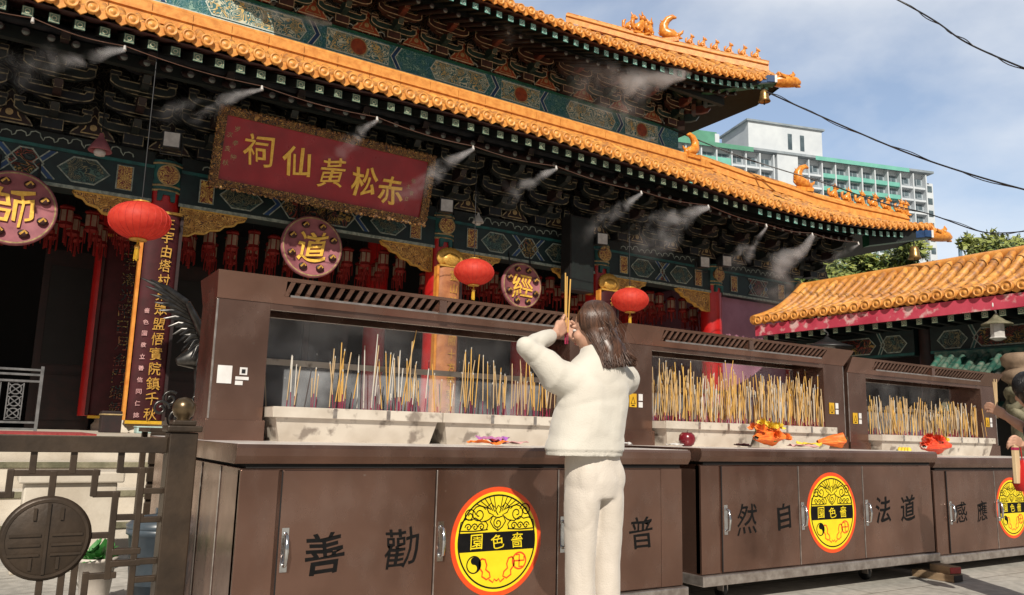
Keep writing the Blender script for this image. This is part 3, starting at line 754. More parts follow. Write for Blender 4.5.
# body walls ----------------------------------------------------------
w = MB()
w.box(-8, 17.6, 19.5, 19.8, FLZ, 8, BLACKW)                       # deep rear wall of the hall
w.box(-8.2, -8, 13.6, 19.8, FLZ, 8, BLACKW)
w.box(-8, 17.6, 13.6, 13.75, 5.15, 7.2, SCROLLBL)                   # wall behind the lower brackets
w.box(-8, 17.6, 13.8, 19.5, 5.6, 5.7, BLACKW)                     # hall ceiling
tb(w, 'hall_wall')
pw = MB(); PURPLE = mat('mauve_plaster', (.46,.21,.29), (.38,.16,.23), rough=.7, scale=2, bump=.1)
pw.box(14.6, 17.6, 13.55, 13.7, FLZ, 4.5, PURPLE); pw.box(17.4, 17.6, 13.7, 19.6, FLZ, 5.75, PURPLE); tb(pw, 'plaster_wall')
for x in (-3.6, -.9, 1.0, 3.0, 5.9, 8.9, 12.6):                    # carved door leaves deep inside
    d = MB(); d.box(x - .5, x + .5, 16.7, 16.78, FLZ, 4.2, SHADERED)
    for (z0, z1, m) in ((1.1, 1.9, SHADERED), (2.1, 3.9, BLACKW)):
        d.box(x - .38, x + .38, 16.685, 16.7, z0, z1, m); d.ribbon([(x-.4, z0-.03), (x+.4, z0-.03), (x+.4, z1+.03), (x-.4, z1+.03)], .03, 16.68, SHADERED, True)
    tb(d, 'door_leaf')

# painted beams -------------------------------------------------------
def hexpanel(mb, x0, x1, z0, z1, y, fill, line, tip=.16):
    zc = (z0 + z1) / 2
    P = [(x0, zc), (x0 + tip, z1), (x1 - tip, z1), (x1, zc), (x1 - tip, z0), (x0 + tip, z0)]
    mb.prism(P, y - .012, y + .02, fill); mb.ribbon(P, .025, y - .015, line, True)
def chevron(mb, x, z0, z1, y, w, tip, m, line):
    zc = (z0 + z1) / 2
    P = [(x, z1), (x + w, z1), (x + w + tip, zc), (x + w, z0), (x, z0), (x + tip, zc)]
    mb.prism(P, y - .010, y + .02, m); mb.ribbon([(x, z1), (x + tip, zc), (x, z0)], .02, y - .013, line); mb.ribbon([(x + w, z1), (x + w + tip, zc), (x + w, z0)], .02, y - .013, line)
def cloudline(mb, x0, x1, z, y, m, amp=.05, step=.17):
    pts = []; n = max(2, int((x1 - x0) / step))
    for i in range(n):
        cx = lerp(x0, x1, (i + .5) / n); r = step * .42; up = (i % 3) * amp * .5
        pts += [(cx - r, z + up), (cx - r * .8, z + up + r * .7), (cx, z + up + r), (cx + r * .8, z + up + r * .7), (cx + r, z + up)]
    mb.ribbon(pts, .018, y, m)
def beam(x0, x1, y, z0, z1, ground, line, scheme=0):
    b = MB(); b.box(x0, x1, y, y + .35, z0, z1, ground)
    h = z1 - z0; L = x1 - x0
    b.box(x0, x1, y - .02, y, z0, z0 + .05, line); b.box(x0, x1, y - .02, y, z1 - .05, z1, TEAL)
    b.box(x0, x1, y - .012, y, z0 + .05, z0 + .085, TEALD)
    za, zb = z0 + .12, z1 - .10
    e = .16
    for s in (0, 1):
        f = (lambda u: x0 + u) if s == 0 else (lambda u: x1 - u)
        a, c = sorted((f(.30), f(.52))); b.box(a, c, y - .012, y, za, zb, SCROLLR); b.ribbon([(a, za), (c, za), (c, zb), (a, zb)], .022, y - .016, line, True)
        a, c = sorted((f(.62), f(1.32)))
        if L > 3: hexpanel(b, a, c, za, zb, y, SCROLLT, line, .2)
        if s == 0: chevron(b, x0 + 1.34, z0 + .1, z1 - .07, y, .1, .2, BLUE, line)
        else: chevron(b, x1 - 1.34 - .1, z0 + .1, z1 - .07, y, .1, -.2, BLUE, line)
    hexpanel(b, x0 + 1.62 if L > 4.4 else x0 + 1.5, x1 - 1.62 if L > 4.4 else x1 - 1.5, za - .01, zb + .01, y, SCROLLD, line, .16)
    cloudline(b, x0 + .3, x1 - .3, z1 + .06, y - .02, PALELINE)
    b.box(x0, x1, y + .02, y + .3, z1 + .001, z1 + .22, SHADEGREEN)
    return tb(b, 'painted_beam')
for a, c in zip(COLX, COLX[1:]):
    if c < -2: continue
    beam(a + .2, c - .2, 13.32, 4.5, 5.1, TEALD, PALELINE)

# gilded corner brackets under the beams
def spandrel(x, s):
    P = [(0, 0), (1.05, 0), (1.0, -.07), (.9, -.10), (.84, -.17), (.7, -.2), (.62, -.28), (.48, -.30), (.4, -.37), (.25, -.38), (.16, -.44), (0, -.45)]
    b = MB(); Q = [(x + s * (u + .24), 4.49 + v) for u, v in P]
    if s < 0: Q = Q[::-1]
    b.prism(Q, 13.33, 13.43, SCROLLG, GOLD); b.ribbon(Q, .03, 13.322, GOLD, True); tb(b, 'gilded_spandrel')
for x in COLX:
    for s in (-1, 1):
        if -2 < x < 17 and not (x > 14 and s > 0): spandrel(x, s)

# bracket sets ---------------------------------------------------------
def bow(L, h):      # outline of a bow-shaped bracket arm
    a = L / 2
    return [(-a, h), (-a, h * .45), (-a + .05, h * .22), (-a + .12, h * .06), (-a + .2, 0), (a - .2, 0), (a - .12, h * .06), (a - .05, h * .22), (a, h * .45), (a, h), (a - .09, h), (a - .12, h * .72), (-a + .12, h * .72), (-a + .09, h)]
def bracket_mesh(mats, line, tiers=4, step=.30, rise=.24, k=1):
    b = MB()
    g, bl, rd = mats
    b.box(-.14 * k, .14 * k, -.12, .16, 0, .16, bl); b.ribbon([(-.14*k, 0), (.14*k, 0), (.14*k, .16), (-.14*k, .16)], .02, -.123, line, True)
    for t in range(tiers):
        y = -.05 - step * t; z = .16 + rise * t
        # forward arm with a beak
        b.prismx([(y + .3, z), (y - .22, z), (y - .36, z + .03), (y - .44, z + .13), (y - .30, z + .12), (y - .24, z + .2), (y + .3, z + .2)], -.055, .055, rd if t % 2 else g)
        b.ribbon([(-.056, z + .02), (.056, z + .02), (.05, z + .13), (-.05, z + .13)], .016, y - .39, line, True)
        for (yy, L) in ((y, 1.0 - .05 * t), (y + .15, .64)):
            if True:
                P = [(px, z + pz) for px, pz in bow(L * k, .17)]
                m = (g, bl)[t % 2]
                b.prism(P, yy - .055, yy + .055, m); b.ribbon(P, .017, yy - .058, line, True)
                for cx in (-L * k / 2 + .06, 0, L * k / 2 - .06):
                    b.box(cx - .07, cx + .07, yy - .075, yy + .075, z + .172, z + .235, (bl, g)[t % 2]); b.ribbon([(cx - .07, z + .174), (cx + .07, z + .174), (cx + .07, z + .233), (cx - .07, z + .233)], .012, yy - .078, line, True)
    return b
def flame_panel_mesh(fill, line, w=.62, h=.5):
    b = MB()
    P = [(-w/2, 0), (w/2, 0), (w/2 - .04, .06), (w*.34, .12), (w*.30, .22), (w*.17, .28), (w*.14, .4), (0, h), (-w*.14, .4), (-w*.17, .28), (-w*.30, .22), (-w*.34, .12), (-w/2 + .04, .06)]
    b.prism(P, -.02, .03, fill); b.ribbon(P, .022, -.024, line, True)
    Q = [(x * .55, z * .6 + .05) for x, z in P]; b.ribbon(Q, .018, -.025, GOLDLINE, True)
    b.prism(circle2(0, .15, .05, 12), -.028, -.02, GOLDLINE)
    return b
LOWLINE = mat('shaded_gilt_edge', (.30,.245,.14), (.07,.06,.042), rough=.5, scale=9, mid=(.45,.6))  # dimmer gilt for the lower brackets, eave shade included in the colour
LOWER_ARM = bracket_mesh((SHADEGREEN, SHADEBLUE, SHADERED), LOWLINE, 4, .30, .24).build('bracket_set', temple)
UPG = mat('upper_bracket_green', (.02,.05,.04), (.01,.02,.018), rough=.5, scale=5); UPB = mat('upper_bracket_brown', (.07,.028,.02), (.03,.014,.012), rough=.5, scale=5); UPR = mat('upper_bracket_red', (.17,.04,.022), (.08,.02,.014), rough=.5, scale=5)
UPPER_ARM = bracket_mesh((UPG, UPB, UPR), UPLINE, 4, .30, .21).build('bracket_set', temple)
LOWER_FLAME = flame_panel_mesh(SHADERED, LOWLINE).build('flame_panel', temple)
UPPER_FLAME = flame_panel_mesh(ORANGERED, UPLINE, .6, .46).build('flame_panel', temple)
def place(src, x, y, z, first, rz=0):
    o = src if first else inst(src, temple)
    o.matrix_parent_inverse = _TI; o.location = (x, y, z); o.rotation_euler = (0, 0, rz); return o
xs = [-1.95 + 1.10 * i for i in range(19)]
for i, x in enumerate(xs):
    place(LOWER_ARM, x + .02, 13.3, 5.33, i == 0); place(LOWER_FLAME, x + .57, 13.35, 5.36, i == 0)
place(LOWER_ARM, 17.55, 13.45, 5.33, False, R(45))
ux = [13.95 - 1.12 * i for i in range(11)]
for i, x in enumerate(ux):
    place(UPPER_ARM, x, 14.48, 9.04, i == 0); place(UPPER_FLAME, x - .56, 14.50, 9.06, i == 0)
for k in range(4):
    place(UPPER_ARM, 14.3, 14.45 + .0, 9.04, False, R(45)) if k == 0 else place(UPPER_ARM, 14.3, 14.6 + 1.12 * k, 9.04, False, R(90))

# upper storey wall and frieze
u = MB(); u.box(-8, 14.25, 14.6, 20, 7.5, 10.4, SCROLLB); tb(u, 'upper_wall')
fx = -6.0
mat_frieze = scroll('frieze_ground', (.02,.12,.125), (.22,.36,.30), (.10,.22,.30), scale=6, dist=10, width=.75, bump=.2)
def frieze(x0, x1):
    b = MB(); y, z0, z1 = 14.52, 8.40, 9.02
    b.box(x0, x1, y, y + .2, z0, z1, mat_frieze); za, zb = z0 + .10, z1 - .1
    b.box(x0, x1, y - .02, y, z0, z0 + .06, PALEU); b.box(x0, x1, y - .015, y, z1 - .05, z1, GREEN)
    L = x1 - x0; n = max(1, round(L / 3.1)); w = L / n
    for i in range(n):
        a = x0 + i * w
        hexpanel(b, a + .05, a + .42 * w, za, zb, y, SCROLLU, PALEU, .12)
        chevron(b, a + .43 * w, z0 + .08, z1 - .06, y, .10, .14, BLUE, PALEU)
        b.prism([(a + .51*w, za), (a + .80*w, za), (a + .80*w, zb), (a + .51*w, zb)], y - .01, y, SCROLLR if i % 2 else SCROLLU); b.ribbon([(a + .51*w, za), (a + .80*w, za), (a + .80*w, zb), (a + .51*w, zb)], .025, y - .014, PALEU, True)
        b.prism(circle2(a + .655 * w, (za + zb)/2, .18, 18), y - .02, y, ORANGERED); b.ribbon(circle2(a + .655 * w, (za + zb)/2, .18, 18), .025, y - .023, GOLDLINE, True)
        chevron(b, a + .84 * w, z0 + .08, z1 - .06, y, .10, -.14, BLUE, PALEU)
    cloudline(b, x0, x1, z1 + .03, y - .02, PALEU)
    return tb(b, 'painted_frieze')
for a, c in ((-2, 2.4), (2.4, 7.0), (7.0, 10.6), (10.6, 14.3)): frieze(a, c)

# roofs ----------------------------------------------------------------
LOW_EAVE = [(-8, 6.28), (0, 6.28), (2.65, 6.23), (5.85, 6.27), (7.9, 6.25), (10.87, 6.16), (12.9, 6.04), (15.2, 6.03), (17.4, 6.2), (19.4, 6.47), (20.2, 6.6)]
LOWH = []
for px, py in ((697, 158), (720, 166), (745, 175), (780, 185), (815, 197), (850, 206), (880, 212), (905, 218)):
    d = ray(px, py); det = d.x * 2.2 + 5.7 * d.y; s_ = (13.2 * d.x - 14.3 * d.y) / det; X_ = 14.3 + 5.7 * s_; LOWH.append((X_, 13.2 - 2.2 * s_, CAMH + (X_ / d.x) * d.z))
LOW_HIP = [(p[0], p[2] - .26) for p in LOWH] + [(20, 6.46)]
UP_EAVE = [(-8, 9.33), (8, 9.33), (9.9, 9.28), (11.3, 9.35), (12.8, 9.47), (14.5, 9.7), (15.4, 9.94), (16, 10.05)]
UP_HIP = [(10, 12.9), (13.37, 11.25), (14.27, 10.85), (15.3, 10.4), (15.62, 10.25), (15.9, 10.15)]
def roof(name, x0, eave, ey, cx, hx, hy, topz, hip, xl, slopeback, pitch=.236):
    """front slope of a hipped roof: eave line at y=ey from x0 to the corner cx, top at y=hy up to hx, then the hip down to the corner"""
    r = MB(); root_tubes = MB()
    n = int((cx - x0) / pitch); dx = (cx - x0) / n
    def ez(x): return smooth_interp(eave, x)
    def top(x):
        if x <= hx: return hy, topz
        t = (x - hx) / (cx - hx); return lerp(hy, ey, t), min(interp(hip, x), 99)
    rows = []
    for i in range(n + 1):
        x = x0 + dx * i; yt, zt = top(x); row = []
        for j in range(7):
            u = j / 6; y = lerp(ey, yt, u); z = lerp(ez(x), zt, u) - .10 * math.sin(math.pi * u) * min(1, (yt - ey) / 2)
            row.append(Vector((x, y, z)))
        rows.append(row)
    r.grid(rows, TILE)
    for i in range(n):
        x = x0 + dx * (i + .5); yt, zt = top(x)
        if yt - ey < .12: continue
        ln = yt - ey; m = max(2, int(ln / .34)); pts = []; rad = []
        for j in range(m + 1):
            for e in (0, 1):
                u = (j + (e * .93)) / (m + 1); y = lerp(ey - .02, yt, u); z = lerp(ez(x), zt, u) - .10 * math.sin(math.pi * u) * min(1, ln / 2) + .045
                pts.append((x + random.uniform(-.006, .006), y, z + random.uniform(-.006, .006))); rad.append(.082 if e == 0 else .066)
        r.tube(pts, rad, TILE, 8, caps=False)
        z = ez(x) + .04
        jz = random.uniform(-.012, .012); r.lathe([(.0, -.04), (.03, -.036), (.04, -.022), (.062, -.022), (.068, -.036), (.084, -.036), (.088, -.02), (.088, .02)], (x, ey - .03 + random.uniform(-.015, .01), z + jz), RIDGE, 14, axis='y')
        xd = x - dx / 2
        P = [(xd - .095, ez(xd) + .04), (xd - .07, ez(xd) - .035), (xd, ez(xd) - .085), (xd + .07, ez(xd) - .035), (xd + .095, ez(xd) + .04)]
        r.prism(P[::-1], ey - .02, ey + .01, RIDGE)
    return r, ez, top
r, lez, ltop = roof('lower_roof', -6, LOW_EAVE, 11.0, 20.0, 14.3, 13.25, 7.44, LOW_HIP, 14.3, 0)
# right-hand slope, falling towards +x
rows = []
for i in range(9):
    y = lerp(11.0, 20, i / 8)
    if y < 13.2: t = (13.2 - y) / 2.2; xt = lerp(14.3, 20, t); zt = interp(LOW_HIP, xt)
    else: xt, zt = 14.3, 7.44
    rows.append([Vector((lerp(20, xt, j / 5), y, lerp(6.5 if i == 0 else 6.3, zt, j / 5))) for j in range(6)])
r.grid(rows, TILE)
low = tb(r, 'lower_roof')
# ridge band where the lower roof meets the upper wall
rb = MB(); x = -6.0
while x < 14.3:
    x2 = min(14.3, x + .62); rb.box(x, x2 - .012, 13.14, 13.5, 7.40, 7.70, RIDGE); x = x2
rb.tube([(-6, 13.2, 7.72), (14.3, 13.2, 7.72)], .055, RIDGE, 8); rb.box(-6, 14.3, 13.11, 13.16, 7.53, 7.555, RIDGE); rb.box(-6, 14.3, 13.16, 13.48, 7.41, 7.69, MORTAR); rb.box(-6, 14.3, 13.49, 14.55, 7.5, 7.6, MORTAR)
tb(rb, 'ridge_band', low)
def hip_ridge(pts, parent, w=.15, h=.26):
    b = MB(); 
    for (a, c) in zip(pts, pts[1:]):
        a, c = Vector(a), Vector(c); d = (c - a); d2 = Vector((d.x, d.y, 0)).normalized(); s = Vector((-d2.y, d2.x, 0)) * w
        vs = [a - s - Vector((0,0,h)), a + s - Vector((0,0,h)), a + s, a - s, c - s - Vector((0,0,h)), c + s - Vector((0,0,h)), c + s, c - s]
        b.add(vs, [(0,1,2,3), (4,7,6,5), (0,4,5,1), (1,5,6,2), (2,6,7,3), (3,7,4,0)], RIDGE)
        for off in (s * 1.1, -s * 1.1):
            b.tube([a + off - Vector((0,0,.07)), c + off - Vector((0,0,.07))], .025, RIDGE, 6)
    b.tube([Vector(p) for p in pts], .10, TILE, 10)
    return tb(b, 'hip_ridge', parent)
lowp = LOWH
hip_ridge(lowp, low)

def beast(mb, c, s, m, ang=0, kind=0):
    """seated roof figure: body, head, legs, tail"""
    T = Matrix.Translation(c) @ Matrix.Rotation(ang, 4, 'Z') @ Matrix.Scale(s, 4)
    def P(*p): return T @ Vector(p)
    mb.tube([P(-.16, 0, .12), P(-.08, 0, .22), P(.06, 0, .36), P(.10, 0, .52)], [.13 * s, .19 * s, .15 * s, .09 * s], m, 10)
    mb.ball(P(.13, 0, .62), .13 * s, m, 10, 7); mb.tube([P(.16, 0, .6), P(.3, 0, .56)], [.09 * s, .06 * s], m, 8)
    for sy in (-1, 1):
        mb.tube([P(.08, sy * .09, .36), P(.14, sy * .1, .15), P(.16, sy * .1, 0)], [.06 * s, .05 * s, .055 * s], m, 7)
        mb.tube([P(-.1, sy * .12, .16), P(.02, sy * .16, .1), P(-.02, sy * .15, 0)], [.1 * s, .08 * s, .05 * s], m, 7)
        mb.tube([P(.08, sy * .07, .70), P(.03, sy * .1, .84)], [.045 * s, .012 * s], m, 6)
    mb.tube([P(-.2, 0, .14), P(-.32, 0, .28), P(-.3, 0, .5), P(-.2, 0, .58)], [.06 * s, .07 * s, .08 * s, .02 * s], m, 7)
    mb.box(-.3, .3, -.15, .15, -.06, .02, m, T)
def dragon_end(mb, c, s, m, ang=0):
    """large ridge-end ornament: open-jawed head with an upswept curling tail"""
    T = Matrix.Translation(c) @ Matrix.Rotation(ang, 4, 'Z') @ Matrix.Scale(s, 4)
    P = lambda *p: T @ Vector(p)
    mb.box(-.42, .42, -.2, .2, -.1, .08, m, T)
    mb.tube([P(.38, 0, .16), P(.2, 0, .26), P(-.02, 0, .30), P(-.2, 0, .45), P(-.22, 0, .75), P(-.05, 0, 1.0), P(.16, 0, 1.1), P(.32, 0, 1.04)],
            [.1*s, .2*s, .26*s, .24*s, .19*s, .15*s, .11*s, .04*s], m, 10)
    mb.ball(P(.34, 0, .2), (.16*s, .14*s, .13*s), m, 10, 7); mb.tube([P(.4, 0, .26), P(.55, 0, .34), P(.6, 0, .44)], [.09*s, .06*s, .02*s], m, 8); mb.tube([P(.4, 0, .12), P(.56, 0, .08)], [.08*s, .03*s], m, 8)
    for i in range(6):
        a = i / 5; p = P(-.34 + .1 * a, 0, .3 + .55 * a); mb.tube([p, p + Vector((-.16*s, 0, .1*s))], [.06*s, .01*s], m, 6)
    for sy in (-1, 1): mb.tube([P(.25, sy*.1, .3), P(.2, sy*.16, .46)], [.05*s, .01*s], m, 6)
ORN = mat('glazed_orange_figure', (.78,.33,.05), (.5,.15,.02), rough=.3, scale=12, bump=.3)
hd = math.atan2(-2.2, 5.7)
def orn(fn, name, parent, *a):
    b = MB(); fn(b, *a); return tb(b, name, parent)
def onhip(pts, x):
    for a, c in zip(pts, pts[1:]):
        if a[0] <= x <= c[0]:
            t = (x - a[0]) / (c[0] - a[0]); return Vector([lerp(a[k], c[k], t) for k in range(3)])
    return Vector(pts[-1])
orn(dragon_end, 'ridge_dragon', low, Vector((13.45, 13.2, 7.72)), .50, ORN, math.pi)
orn(dragon_end, 'ridge_dragon', low, onhip(lowp, 16.45) + Vector((0,0,.08)), .56, ORN, hd)
for x in (17.25, 17.6, 17.95, 18.3, 18.65, 19.0, 19.3): orn(beast, 'roof_beast', low, onhip(lowp, x) + Vector((0,0,.09)), .46, ORN, hd)
def tip_beam(parent, c, ang, s):
    b = MB(); T = Matrix.Translation(c) @ Matrix.Rotation(ang, 4, 'Z')
    b.prism([(-1.6, -.40), (.0, -.10), (.25, -.06), (.25, .12), (-.1, .10), (-1.6, -.1)], -.13, .13, SHADEGREEN, GREEN, T=T)
    b.prism([(-.25, -.10), (.12, -.05), (.12, .11), (-.25, .09)], -.135, -.13, BLUE, T=T); 
    b.box(.0, .24, -.15, .15, -.05, .12, BLUE, T); b.box(.19, .25, -.155, .155, -.06, .13, WHITE, T)
    o = tb(b, 'corner_beam', parent)
    h = MB(); P = lambda *p: T @ Vector(p)
    h.tube([P(.25, 0, .03), P(.42, 0, .05), P(.62, 0, .05), P(.8, 0, .03), P(.9, 0, .02)], [.13, .17, .16, .12, .05], ORN, 10)
    h.tube([P(.62, 0, .14), P(.74, 0, .24), P(.72, 0, .32)], [.07, .05, .01], ORN, 7)
    h.tube([P(.42, 0, .18), P(.34, 0, .3)], [.06, .01], ORN, 7); h.tube([P(.8, 0, -.05), P(.9, 0, -.08)], [.06, .02], ORN, 7)
    for sy in (-1, 1): h.ball(P(.6, sy * .13, .13), .045, ORN, 8, 6); h.tube([P(.45, sy * .15, .1), P(.3, sy * .22, .16)], [.06, .01], ORN, 6)
    tb(h, 'dragon_head', o)
ct = at(925, 236, 11.0)
tip_beam(low, Vector((ct.x - .1, 11.05, ct.z)), -.35, 1)

r, uez, utop = roof('upper_roof', 3.0, UP_EAVE, 12.35, 15.9, 14.3 - 2.5, 14 + 2.58, 12.1, [(11.8, 12.1), (13.37, 11.25), (14.27, 10.85), (15.3, 10.4), (15.62, 10.25), (15.9, 10.12)], 0, 0)
rows = []
for i in range(7):
    y = lerp(12.35, 19, i / 6); t = min(1, (y - 12.35) / 4.2); xt = lerp(15.9, 11.8, t); zt = interp([(11.8, 12.1), (13.37, 11.25), (14.27, 10.85), (15.3, 10.4), (15.9, 10.12)], xt)
    rows.append([Vector((lerp(15.9, xt, j / 4), y, lerp(9.95 if i == 0 else 9.7, zt, j / 4))) for j in range(5)])
r.grid(rows, TILE)
upr = tb(r, 'upper_roof')
uphip = []
for x, z in ((12.0, 12.35), (13.37, 11.58), (13.88, 11.31), (14.27, 11.12), (14.8, 10.86), (15.31, 10.63), (15.62, 10.48)):
    uphip.append((x, 14 - (x - 14.3) * 1.65 / 1.6, z))
hip_ridge(uphip, upr)
hu = math.atan2(-1.65, 1.6)
orn(dragon_end, 'ridge_dragon', upr, onhip(uphip, 13.90) + Vector((0,0,.05)), .62, ORN, hu)
b = MB(); 
for k in range(3): beast(b, onhip(uphip, 13.2 + .17 * k) + Vector((0, 0, .06)), .62 + .1 * (k % 2), ORN, hu + .6 * k)
tb(b, 'ridge_figures', upr)
for x in (14.28, 14.5, 14.72, 14.96, 15.2, 15.42): orn(beast, 'roof_beast', upr, onhip(uphip, x) + Vector((0,0,.09)), .36, ORN, hu)
cu_ = at(765, 82, 12.4)
tip_beam(upr, Vector((cu_.x, 12.4, cu_.z)), -.5, 1)

# rafters ---------------------------------------------------------------
RAFT = mat('rafter_end_green', (.10,.19,.13), (.05,.10,.07), rough=.5, scale=30); RAFP = mat('rafter_flower', (.46,.45,.30), (.36,.36,.24), rough=.5, scale=30)
RAFT2 = mat('rafter_end_turquoise', (.06,.33,.26), (.04,.24,.19), rough=.5, scale=12)
def rafter_mesh(m_end, m_pat, s=.062, L=1.7, slope=.42):
    b = MB(); y0, y1 = 0, L
    for sx in (0,):
        A = [(-s, y0, -s), (s, y0, -s), (s, y0, s), (-s, y0, s)]; B = [(x, y1, z + slope * L) for x, _, z in A]
        b.add([Vector(p) for p in A + B], [(0,4,5,1), (1,5,6,2), (2,6,7,3), (3,7,4,0)], SHADEGREEN); b.add([Vector(p) for p in A], [(0,1,2,3)], m_end)
        b.ribbon([(-s*.8, -s*.8), (s*.8, -s*.8), (s*.8, s*.8), (-s*.8, s*.8)], .009, -.003, m_pat, True)
        b.ribbon(circle2(0, 0, s * .45, 10), .012, -.004, m_pat, True)
    return b
def round_mesh(m, L=1.3, slope=.42):
    b = MB(); b.tube([(0, 0, 0), (0, L, slope * L)], .05, SHADERED, 8); b.lathe([(.0, -.003), (.045, -.003), (.045, 0)], (0, 0, 0), m, 10, axis='y'); return b
RL = rafter_mesh(RAFT, RAFP); RL2 = rafter_mesh(RAFT2, mat('white_rafter_edge', (.6,.66,.6), rough=.5))
me1 = RL.mesh('rafter'); me2 = RL2.mesh('rafter'); me3 = round_mesh(mat('round_rafter_end', (.16,.17,.15), (.06,.07,.06), rough=.5)).mesh('round_rafter')
def rafters(parent, x0, x1, ez, y, me, dz, name, pitch=.29):
    n = int((x1 - x0) / pitch)
    for i in range(n):
        x = x0 + pitch * (i + .5); o = bpy.data.objects.new(name, me); COL.objects.link(o); o.parent = parent; o.location = (x, y, ez(x) + dz)
rafters(low, -1.2, 13.2, lez, 11.12, me1, -.17, 'rafter'); rafters(low, 13.2, 19.9, lez, 11.12, me2, -.17, 'rafter')
rafters(low, -1.2, 17.5, lez, 11.55, me3, -.26, 'round_rafter')
rafters(upr, 5.2, 15.7, uez, 12.47, me2, -.17, 'rafter', .27)
rafters(upr, 5.2, 14.9, uez, 12.85, me3, -.24, 'round_rafter')
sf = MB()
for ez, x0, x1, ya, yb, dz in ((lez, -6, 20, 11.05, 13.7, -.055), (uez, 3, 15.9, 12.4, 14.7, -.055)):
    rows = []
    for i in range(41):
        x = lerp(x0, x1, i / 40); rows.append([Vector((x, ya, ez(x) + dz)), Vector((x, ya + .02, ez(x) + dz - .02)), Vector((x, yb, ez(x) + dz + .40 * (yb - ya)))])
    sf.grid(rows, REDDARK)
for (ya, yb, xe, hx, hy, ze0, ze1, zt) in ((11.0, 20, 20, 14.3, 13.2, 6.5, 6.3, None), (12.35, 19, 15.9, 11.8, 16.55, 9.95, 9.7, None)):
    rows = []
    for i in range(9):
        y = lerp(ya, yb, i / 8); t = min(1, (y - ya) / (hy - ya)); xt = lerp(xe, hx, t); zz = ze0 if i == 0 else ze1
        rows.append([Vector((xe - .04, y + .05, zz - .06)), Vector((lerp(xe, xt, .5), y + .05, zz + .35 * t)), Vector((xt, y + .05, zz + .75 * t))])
    sf.grid(rows, SHADEGREEN)
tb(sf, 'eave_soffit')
# purlin under the rafters
pl = MB(); 
for (y, z, x0, x1, k) in ((12.15, 6.42, -6, 17.9, 0), (13.25, 9.62, 3, 14.6, 0)): pl.tube([(x0, y, z), (x1, y, z)], .11, SHADEBLUE, 10); pl.box(x0, x1, y - .06, y + .06, z - .3, z - .12, SHADEGREEN)
tb(pl, 'purlin')
# turquoise fascia strips near the right corners
# ---------------------------------------------------------------- things hung on the temple
# signboard, leaning forward at the top
sb = empty('signboard', (4.28, 12.62, 4.80), 0, 'long crimson signboard with five gold brush characters in a carved gilt frame under the eave', 'signboard')
TS = Matrix.Rotation(R(14), 4, 'X') @ Matrix.Rotation(R(.6), 4, 'Y')
b = MB(); SW, SH = 3.56, 1.08
b.box(-SW/2, SW/2, -.03, .03, 0, SH, SIGNRED, TS); b.build('board', sb)
b = MB()
for (x0, x1, z0, z1) in ((-SW/2-.08, SW/2+.08, -.08, .04), (-SW/2-.08, SW/2+.08, SH-.04, SH+.08), (-SW/2-.08, -SW/2+.04, .04, SH-.04), (SW/2-.04, SW/2+.08, .04, SH-.04)):
    b.box(x0, x1, -.07, .05, z0, z1, SCROLLF, TS)
n = 44
for i in range(n):      # pierced carved edge
    for zz in (-.08, SH + .08):
        x = lerp(-SW/2 - .1, SW/2 + .1, (i + .5) / n); r = .045 + .02 * ((i * 7) % 3) / 2
        b.ball(TS @ Vector((x, -.06, zz)), (r * .8, .03, r * .6), SCROLLF, 8, 5)
    if i < 13:
        for xx in (-SW/2 - .08, SW/2 + .08): b.ball(TS @ Vector((xx, -.06, lerp(0, SH, (i + .5) / 13))), (.03, .03, .05), SCROLLF, 8, 5)
b.build('carved_frame', sb)
for ch, x, z in (('祠', -1.20, .60), ('仙', -.57, .56), ('黃', .04, .50), ('松', .62, .47), ('赤', 1.12, .41)):
    w = MB(); write(w, ch, x, z, .49, -.050, SIGNGOLD, slant=.10, wob=.04, T=TS, depth=.02, wide=.92); w.build('gilt_character', sb, fix=False)
for i, ch in enumerate('岁次辛亥仲秋'): w = MB(); write(w, ch, -1.56 - .10 * (i % 2), .86 - .11 * i, .09, -.034, GOLDLINE, T=TS); w.build('small_character', sb, fix=False)
for i, ch in enumerate('信士敬立'): w = MB(); write(w, ch, 1.52 - .08 * (i % 2), .66 - .11 * i, .08, -.034, GOLDLINE, T=TS); w.build('small_character', sb, fix=False)
for x in (-1.3, 1.3): hk = MB(); hk.tube([TS @ Vector((x, 0, SH + .1)), Vector((x, .35, SH + .6))], .02, BLACKP, 6); hk.build('hanging_iron', sb)

# round character discs
def disc(c, r, ch, label):
    o = empty('round_plaque', c, 0, label, 'round plaque', 'pink round plaques between the columns')
    b = MB(); b.lathe([(.0, .05), (r, .05), (r + .015, .03), (r + .015, -.02), (r, -.035), (r - .04, -.035), (r - .05, -.02), (.0, -.02)], (0, 0, 0), DISC, 44, axis='y'); b.build('disc', o)
    e = MB(); e.ribbon(circle2(0, 0, r - .02, 44), .02, -.037, GOLDLINE, True); e.build('gilt_edge', o)
    w = MB(); write(w, ch, 0, 0, r * 1.02, -.045, SIGNGOLD, slant=.08, wob=.05, depth=.02); w.build('gilt_character', o, fix=False)
    for k in range(8):
        a = k * math.pi / 4 + .39; k2 = MB(); cc = Vector((r * .74 * math.cos(a), -.05, r * .74 * math.sin(a)))
        k2.ball(cc, (.075, .03, .06), REDDARK, 10, 6); k2.ribbon([(cc.x - .045, cc.z - .02), (cc.x + .01, cc.z + .04), (cc.x + .045, cc.z)], .03, -.082, GOLD)
        k2.build('carved_boss', o)
    for sx in (-.25, .25): s = MB(); s.tube([(sx, .06, r * .9), (sx, .12, r + .25)], .015, BLACKP, 6); s.build('hanging_iron', o)
disc((4.31, 13.2, 4.14), .525, '道', 'round pink plaque with one gold character under the long signboard')
